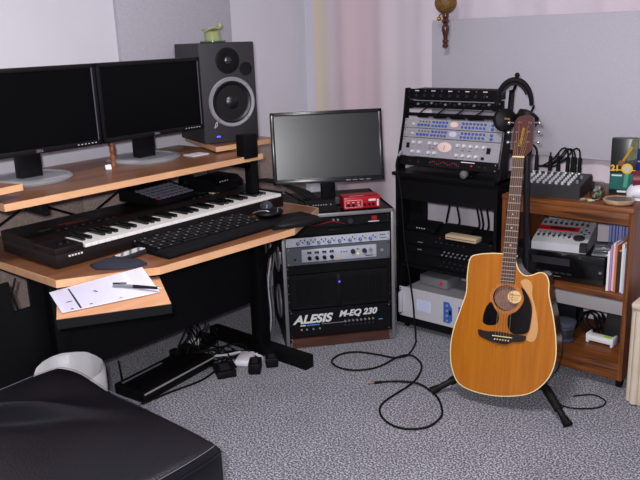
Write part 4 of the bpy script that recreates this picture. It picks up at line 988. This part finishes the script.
cable('stand_cable', lie([(-1.06, 2.72), (-1.0, 2.78), (-.94, 2.75), (-.95, 2.68), (-1.03, 2.62), (-1.1, 2.63)], .005), .003, 'thin black cable looping on carpet behind the guitar')

# ================================================================== BOOKCASE
BX0, BX1, BY0, BY1, BZ = -1.48, -.928, 2.88, 3.32, .765
m_oak = wood('bookcase_wood', S(62, 30, 10), S(112, 62, 26), S(136, 80, 38), (3.5, 60, 60), .42)
m_oakv = wood('bookcase_wood_upright', S(62, 30, 10), S(112, 62, 26), S(136, 80, 38), (60, 60, 3.5), .42)
bc = thing('bookcase', 'low oak grained bookcase with open back on casters', 'bookcase', ((BX0+BX1)/2, BY0, 0))
bw = (BX1-BX0)/2; bd_ = BY1-BY0
for s in (-1, 1):
    MB().box(s*bw, s*(bw-.018), 0, bd_, .045, BZ-.02).build('side_panel', m_oakv, bc)
    for y in (.04, bd_-.04):
        c_ = MB().cyl((s*(bw-.02)-.009, y, .02), (s*(bw-.02)+.009, y, .02), .02, seg=14).build('caster', rubber, bc)
        MB().box(s*(bw-.02)-.013, s*(bw-.02)+.013, y-.01, y+.012, .02, .046).build('fork', blackm, c_)
MB().box(-bw, bw, -.006, bd_, BZ-.02, BZ, .002).build('top_board', m_oak, bc)
MB().box(-bw+.018, bw-.018, -.002, .016, BZ-.068, BZ-.02, .001).build('front_apron', m_oak, bc)
MB().box(-bw+.018, bw-.018, .004, bd_, .388, .41, .001).build('shelf', m_oak, bc)
MB().box(-bw+.018, bw-.018, .004, bd_, .092, .11, .001).build('shelf', m_oak, bc)
MB().box(-bw+.018, bw-.018, .0, .016, .046, .108, .001).build('kick_board', m_oak, bc)
MB().box(-bw+.018, bw-.018, .1, .3, .288, .346, .002).build('hanging_tray', mat('rail_grey', S(196, 190, 192), .5), bc, 'pale grey tray under the middle shelf')
# mixer
mx = thing('mixing_desk', 'compact black mixer with many grey knobs on bookcase top', 'mixer', (-1.30, 2.915, BZ+.001), 8.8)
MB().prism([(0, 0), (0, .05), (.2, .07), (.225, .055), (.225, 0)], -.14, .135, 'yz').build('case', mat('mixer_black', S(34, 33, 37), .5, var=.1), mx)
mxz = lambda y: .05+y*.1
for c_ in range(9):
    for r_ in range(5):
        y = .022+r_*.03; k_ = MB
        me = shared('mixer_knob', lambda: MB().cyl((0, 0, 0), (0, 0, .013), .0065, .005, 10), knobgrey)
        link('knob', me, mx, loc=(-.12+c_*.0255, y, mxz(y)))
for c_ in range(2):
    for r_ in range(2): link('knob', shared('mixer_knob', None, knobgrey), mx, loc=(.112, .05+r_*.07, mxz(.05+r_*.07)))
for c_ in range(8): knob_ = link('jack', shared('mixer_jack', lambda: MB().cyl((0, 0, 0), (0, 0, .006), .007, .006, 10), (silver if True else gold)), mx, loc=(-.11+c_*.028, .185, mxz(.185)))
mxM = Matrix.Translation((-1.30, 2.915, BZ+.001)) @ Matrix.Rotation(R(8.8), 4, 'Z')
for i, (x, pth) in enumerate(((-.10, None), (-.04, 0), (-.005, 0), (.035, 1), (.065, 1), (.085, 1), (.055, 1))):
    pl_ = thing('plug_cable', 'black jack plug standing in the mixer top' if pth == 0 else 'black plugged lead curving over the mixer', 'cable', (0, 0, 0), group='upright plugs in the mixer' if pth == 0 else 'leads plugged into the mixer')
    p = lambda a, b_, c: tuple(mxM @ Vector((a, b_, c)))
    y = .19; z = mxz(y)+.006
    MB().cyl(p(x, y, z), p(x, y, z+.065), .0095, .007, 12).build('plug_sleeve', rubber, pl_)
    MB().cyl(p(x, y, z-.004), p(x, y, z+.004), .005, seg=10).build('collar', gold if pth == 1 else silver, pl_)
    if pth == 0: MB().tube([p(x, y, z+.045), p(x, y, z+.075), p(x, y+.004, z+.08)], .003, 7).build('lead', rubber, pl_)
    elif pth == 1: MB().tube([p(x, y, z+.045), p(x-.004, y, z+.085+.01*(i % 2)), p(x-.025, y-.01, z+.1), p(x-.055, y-.01, z+.06), p(x-.1, y, z+.025), p(x-.13, y+.02, z+.015)], .0038, 7).build('lead', rubber, pl_)
    else: MB().tube([p(x, y, z+.045), p(x-.002, y, z+.09), p(x-.02, y, z+.11), p(x-.05, y+.02, z+.1)], .005, 7).build('lead', rubber, pl_)

# things on top: box, jar, disc, dispenser, blue box
gb = thing('boxed_strings', 'dark green and black carton with guitar picture and yellow lettering', 'carton', (-1.062, 3.115, BZ+.001), 12)
gw, gh = .1, .232
MB().box(-gw/2, gw/2, 0, .045, 0, gh, .001).build('carton', mat('carton_black', S(26, 30, 28), .3), gb)
ff = -.0008
MB().box(-gw/2+.001, gw/2-.001, ff, .001, .02, .088).build('teal_panel', mat('carton_teal', S(20, 92, 88), .35, var=.3, vscale=30), gb)
MB().prism([(.004, .03), (.02, .03), (.026, .12), (.012, .12)], ff-.0004, ff, 'xz').build('pale_streak', mat('carton_mint', S(70, 150, 130), .4), gb)
MB().prism([(.01, .14), (.05, .15), (.05, .232), (.028, .23)], ff-.0002, .0005, 'xz').build('olive_panel', mat('carton_olive', S(92, 98, 60), .4, var=.4, vscale=40), gb)
gy = mat('carton_yellow', S(225, 175, 40), .4)
MB().lathe([(.022, 0), (.022, .0012), (.015, .0014)], (.016, ff, .108), 'y', 28).build('ring_emblem', gy, gb)
MB().lathe([(.0145, 0), (.0145, .002), (1e-5, .002)], (.016, ff, .108), 'y', 24).build('emblem_disc', mat('carton_pale', S(190, 190, 170), .4), gb)
MB().box(-.04, .048, ff-.0018, ff, .1, .104).build('yellow_band', gy, gb)
text('number', '21', .034, gy, gb, (-.048, ff-.0006, .098), off=.0015)
MB().prism([(-.012, .13), (-.004, .124), (.034, .196), (.026, .202)], ff-.0006, ff, 'xz').build('guitar_neck_print', gold, gb)
MB().prism(smooth_closed([(-.02, .128), (-.012, .118), (-.0, .122), (.006, .136), (-.006, .142), (-.016, .14)], 3), ff-.0009, ff, 'xz').build('guitar_body_print', mat('print_brown', S(120, 78, 30), .4), gb)
bxat(gb, 'small_print', .04, .0006, .006, whiteprint, (-.022, ff, .079)); bxat(gb, 'small_label', .035, .0006, .008, whiteprint, (.0, ff, .012))
jar = thing('glass_jar', 'small clear glass jar of beads beside the mixer', 'jar', (-1.112, 2.985, BZ+.001))
gm = bpy.data.materials.new('clear_glass'); gm.use_nodes = True; gbn = gm.node_tree.nodes['Principled BSDF']; gbn.inputs['Transmission Weight'].default_value = 1; gbn.inputs['Roughness'].default_value = .03; gbn.inputs['IOR'].default_value = 1.3
MB().lathe([(.024, 0), (.03, .01), (.03, .05), (.024, .062), (.024, .07), (.0225, .07), (.0225, .06), (.028, .05), (.028, .012), (.022, .003), (1e-5, .003)], seg=28).build('glass', gm, jar)
rnd = random.Random(5)
for k in range(26):
    a = rnd.uniform(0, 2*pi); r_ = rnd.uniform(.0, .019); c_ = rnd.choice([(225, 230, 225), (110, 150, 90), (60, 70, 60), (200, 205, 195), (170, 180, 90)])
    o = MB().sphere((cos(a)*r_, sin(a)*r_, .009+.0015*k), .006, seg=8, rings=6).build('bead', mat('bead_%d_%d_%d' % c_, S(*c_), .4), jar)
for k, (x, y, mm) in enumerate(((-1.128, 2.925, gold), (-1.112, 2.918, mat('card_beige', S(178, 170, 140), .5)), (-1.145, 2.92, silver))):
    o = thing('loose_plug', ('small brass jack adapter lying on the bookcase front', 'tiny beige cap lying on the bookcase front', 'short silver jack adapter lying on the bookcase front')[k], 'adapter', (x, y, BZ+.0065), 25*k)
    MB().cyl((-.012, 0, 0), (.004, 0, 0), .006, seg=10).build('body', mm, o); MB().cyl((.004, 0, 0), (.014, 0, 0), .004, .003, 10).build('tip', mm, o)
ds = thing('wooden_dish', 'round shallow wooden dish with dark inside on bookcase front corner', 'dish', (-1.012, 2.945, BZ+.001))
MB().lathe([(.05, 0), (.058, .006), (.06, .016), (.056, .02), (.052, .017), (1e-5, .015)], seg=36).build('dish', wood('dish_wood', S(150, 120, 96), S(170, 140, 112), S(188, 160, 130), (50, 50, 50), .4), ds)
MB().lathe([(.05, .0155), (.05, .0175), (1e-5, .0175)], seg=32).build('inset', mat('dish_dark', S(88, 72, 66), .35), ds)
td = thing('desk_gadget', 'rounded white gadget with maroon drum top at bookcase corner', 'gadget', (-.968, 3.06, BZ+.001), 20)
MB().sphere((0, 0, .034), .05, sz=.68).build('base', white, td); MB().lathe([(.035, 0), (.035, .012), (1e-5, .012)]).build('foot', white, td)
MB().cyl((-.032, 0, .082), (.032, 0, .082), .032, seg=28).build('drum', mat('maroon', S(112, 18, 40), .4), td)
MB().cyl((-.04, 0, .03), (-.04, -.048, .012), .014, .012, 14).build('nozzle', mat('pale_plastic', S(205, 205, 210), .3), td)
bl = thing('blue_box', 'blue carton standing behind the maroon gadget', 'carton', (-1.0, 3.24, BZ+.001), 10)
MB().box(-.045, .055, 0, .04, 0, .175, .001).build('carton', mat('carton_blue', S(40, 55, 175), .4), bl); MB().box(-.0455, .0555, -.0008, .001, .12, .125).build('stripe', whiteprint, bl)

# middle shelf: black tape deck, recorder, cases, discs, books
ZS = .411
vc = thing('tape_deck', 'black tape deck on the middle shelf under the recorder', 'deck', (-1.245, 2.915, ZS), 6)
MB().box(-.21, .20, .004, .185, .006, .122, .003).build('case', black, vc)
MB().box(-.21, .20, -.004, .006, .004, .124, .002).build('front_panel', blackg, vc)
MB().box(-.1, .06, -.0052, -.003, .07, .1).build('tape_door', dark, vc)
for k in range(6): bxat(vc, 'button', .02, .004, .006, dark, (-.07+k*.026, -.005, .035))
for k in range(2): bxat(vc, 'marking', .03, .001, .002, grey, (-.15+.16*k, -.0045, .02))
knob(vc, .185, .06, .006, .004, grey, -.004)
for sx in (-1, 1): MB().cyl((sx*.17, .04, 0), (sx*.17, .04, .008), .012).build('foot', rubber, vc)
rc = thing('digital_recorder', 'silver multitrack recorder with red display band on tape deck', 'recorder', (-1.235, 2.93, ZS+.1245), 10)
m_rec = mat('recorder_silver', S(196, 196, 202), .4, .1)
MB().prism([(0, 0), (0, .034), (.02, .042), (.2, .085), (.215, .085), (.215, 0)], -.12, .105, 'yz').build('case', m_rec, rc)
MB().prism([(-.003, .004), (-.003, .034), (.016, .043), (.016, .004)], .078, .107, 'yz').build('corner_block', dark, rc)
rcz = lambda y: .042+(y-.02)*.239
ang = math.atan(.239)
def onrec(name, w_, d_, h_, mm, x, y, dz=.001):
    o = bxat(rc, name, w_, d_, h_, mm, (x, y, rcz(y)+dz)); o.rotation_euler = (ang, 0, 0); return o
onrec('display_band', .17, .036, .006, mat('band_red', S(196, 28, 42), .35), -.035, .12); onrec('display', .1, .018, .007, mat('lcd_brown', S(70, 32, 34), .25), -.02, .12)
for k in range(7): onrec('fader_slot', .003, .05, .001, black, -.105+k*.0215, .065); onrec('fader', .011, .008, .008, dark, -.105+k*.0215, .052+.006*(k % 3))
for k in range(9): onrec('knob', .011, .011, .012, dark, -.105+k*.0225, .165+.004*(k % 2)); onrec('knob', .008, .008, .01, grey, -.105+k*.0225, .19)
o = MB().lathe([(.024, 0), (.024, .005), (.02, .006), (1e-5, .005)], seg=28).build('jog_wheel', mat('wheel_dark', S(46, 46, 52), .35), rc); o.location = (.065, .05, rcz(.05)); o.rotation_euler = (ang, 0, 0)
for k in range(9): onrec('button', .009, .006, .005, dark if k % 2 else silver, .062+(k % 3)*.016, .09+(k//3)*.017)
for k in range(3):
    cs = thing('disc_case', 'clear grey disc case in the small pile beside recorder', 'case', (-1.075+.004*k, 2.945+.006*k, ZS+.1245+k*.0125), 12+4*k, group='disc cases piled on the tape deck')
    MB().box(-.03, .04, 0, .1, 0, .011, .0015).build('case', mat('case_grey', S(92, 94, 102), .15, spec=.7), cs); MB().box(-.028, .038, -.0006, .001, .003, .008).build('spine', dark if k % 2 else grey, cs)
cols = [(74, 84, 150), (110, 118, 180), (60, 70, 130), (150, 155, 205), (70, 78, 145), (90, 96, 165), (54, 62, 120), (96, 104, 172), (64, 70, 134)]
for k, c_ in enumerate(cols):
    cd = thing('compact_disc', 'blue spined disc case standing in the row behind the recorder', 'disc case', (-1.11+k*.0135, 3.14, ZS), 4, group='disc cases in a row at the shelf back')
    MB().box(0, .0125, 0, .14, 0, .27 if k < 8 else .26).build('case', mat('cd_%d' % k, S(*c_), .2), cd); MB().box(.003, .0095, -.0006, .001, .05, .24).build('spine_print', mat('cd_print', S(150, 155, 205), .3), cd)
bcol = [('white', (228, 226, 232)), ('lilac', (190, 130, 180)), ('pale grey', (205, 203, 212)), ('orange', (205, 110, 55)), ('black', (38, 38, 44)), ('cream', (222, 214, 200)), ('sky blue', (170, 190, 220))]
x = -1.025
for k, (nm_, c_) in enumerate(bcol):
    th = (.009, .006, .01, .009, .012, .01, .008)[k]; hh = (.165, .19, .2, .195, .17, .2, .185)[k]
    bo = thing('slim_book', nm_+' spined slim book standing beside the tape deck', 'book', (x, 2.905+.005*(k % 3), ZS), 0, group='slim books at the end of the shelf')
    MB().box(.001, th-.001, .002, .14, .001, hh-.001).build('pages', m_paper, bo); b = MB(); b.box(0, .001, 0, .142, 0, hh); b.box(th-.001, th, 0, .142, 0, hh); b.box(0, th, -.001, .001, 0, hh); b.build('cover', mat('book_'+nm_, S(*c_), .5), bo)
    x += th+.001
# bottom shelf
ZB = .111
wd = thing('modem', 'small white modem on short legs with green sticker', 'modem', (-1.085, 3.04, ZB), -2)
MB().box(-.06, .06, 0, .045, .008, .034, .006).build('case', white, wd)
for sx in (-1, 1): MB().box(sx*.06, sx*.05, -.004, .05, .002, .042, .004).build('end_cap', white, wd); MB().box(sx*.052-.004, sx*.052+.004, 0, .04, 0, .01).build('leg', white, wd)
MB().box(.012, .045, .01, .03, .034, .036).build('sticker', mat('sticker_green', S(170, 215, 50), .5), wd)
cn = thing('tin', 'dark blue-grey tin on the bottom shelf behind guitar', 'tin', (-1.235, 3.01, ZB))
MB().lathe([(.046, 0), (.05, .004), (.05, .07), (.054, .074), (.054, .088), (.05, .09), (1e-5, .088)], seg=28).build('tin', mat('tin_slate', S(66, 72, 88), .4), cn); MB().lathe([(.0505, .02), (.0505, .06), (.0502, .061)], seg=28).build('band', dark, cn)
sw = thing('network_box', 'black network box with white lights on the bottom shelf', 'device', (-1.33, 3.12, ZB), 8)
MB().box(-.1, .1, 0, .14, 0, .172, .004).build('case', black, sw)
for k in range(6): knob(sw, -.02+k*.016, .155, .0025, .002, whiteprint, 0, 'light')
bg = blob('cable_pouch', [(-1.1, 3.13), (-1.0, 3.12), (-.96, 3.17), (-.965, 3.25), (-1.05, 3.28), (-1.11, 3.22)], ZB, .13, mat('pouch_black', S(22, 22, 25), .7, bump=.3, bscale=80), None, 8)
tag(bg, 'soft black pouch slumped behind the white modem', 'pouch')
for k in range(3):
    c0 = (-1.17+.01*k, 3.12+.02*k)
    cable('coiled_lead', [(c0[0]+.045*cos(t*.55), c0[1]+.01*sin(t*.3), ZB+.06+.045*sin(t*.55)) for t in range(0, 14)]+[(c0[0]+.06, c0[1], ZB+.01), (c0[0]+.09, c0[1]-.02, ZB+.005)], .004, 'black lead coiled upright on the bottom shelf', group='coiled leads on the bottom shelf')

# cream fluted pedestal at the right edge
m_cream = mat('cream_paint', S(206, 192, 172), .55, var=.05, vscale=15)
pd = thing('fluted_pedestal', 'cream painted fluted pedestal standing beside the bookcase', 'pedestal', (-.735, 2.93, 0), 0)
pw_, pd__ = .135, .135
MB().box(-pw_, pw_, -pd__, pd__, 0, .40, .01).build('shaft', m_cream, pd)
MB().box(-pw_-.012, pw_+.012, -pd__-.012, pd__+.012, .40, .425, .008).build('cap', m_cream, pd)
for k in range(6):
    MB().cyl((-pw_+.02+k*.046, -pd__, .01), (-pw_+.02+k*.046, -pd__, .395), .016, seg=12).build('flute', m_cream, pd)
    MB().cyl((-pw_, -pd__+.02+k*.046, .01), (-pw_, -pd__+.02+k*.046, .395), .016, seg=12).build('flute', m_cream, pd)

# hanging maraca
ma = thing('maraca', 'woven maraca with turned wooden handle hanging in front of the panel', 'maraca', (-2.005, 3.262, 1.578)); ma.scale = (1.06, 1.06, 1.04)
m_mw = wood('maraca_wood', S(58, 22, 14), S(80, 34, 22), S(96, 46, 30), (30, 30, 10), .25, .4)
MB().sphere((0, 0, 0), .05, seg=32, rings=20).build('gourd', mat('woven_gourd', S(116, 82, 26), .5, var=.6, vscale=110, bump=.9, bscale=110), ma)
MB().lathe([(.014, -.045), (.016, -.062), (.011, -.07), (.016, -.076), (.019, -.083), (.013, -.09), (.011, -.096), (.017, -.106), (.018, -.122), (.012, -.145), (.009, -.162), (.014, -.168), (.013, -.178), (.009, -.182), (.014, -.19), (.013, -.2), (1e-5, -.208)], seg=20).build('handle', m_mw, ma)
MB().sphere((-.032, -.005, -.07), .01).build('bell', gold, ma); MB().tube([(-.012, 0, -.046), (-.028, -.004, -.052), (-.032, -.005, -.062)], .0015, 6).build('bell_loop', rubber, ma)
MB().cyl((0, 0, .048), (0, 0, 2.45-1.575), .0015, seg=6).build('cord', mat('cord_brown', S(90, 70, 50), .8), ma)
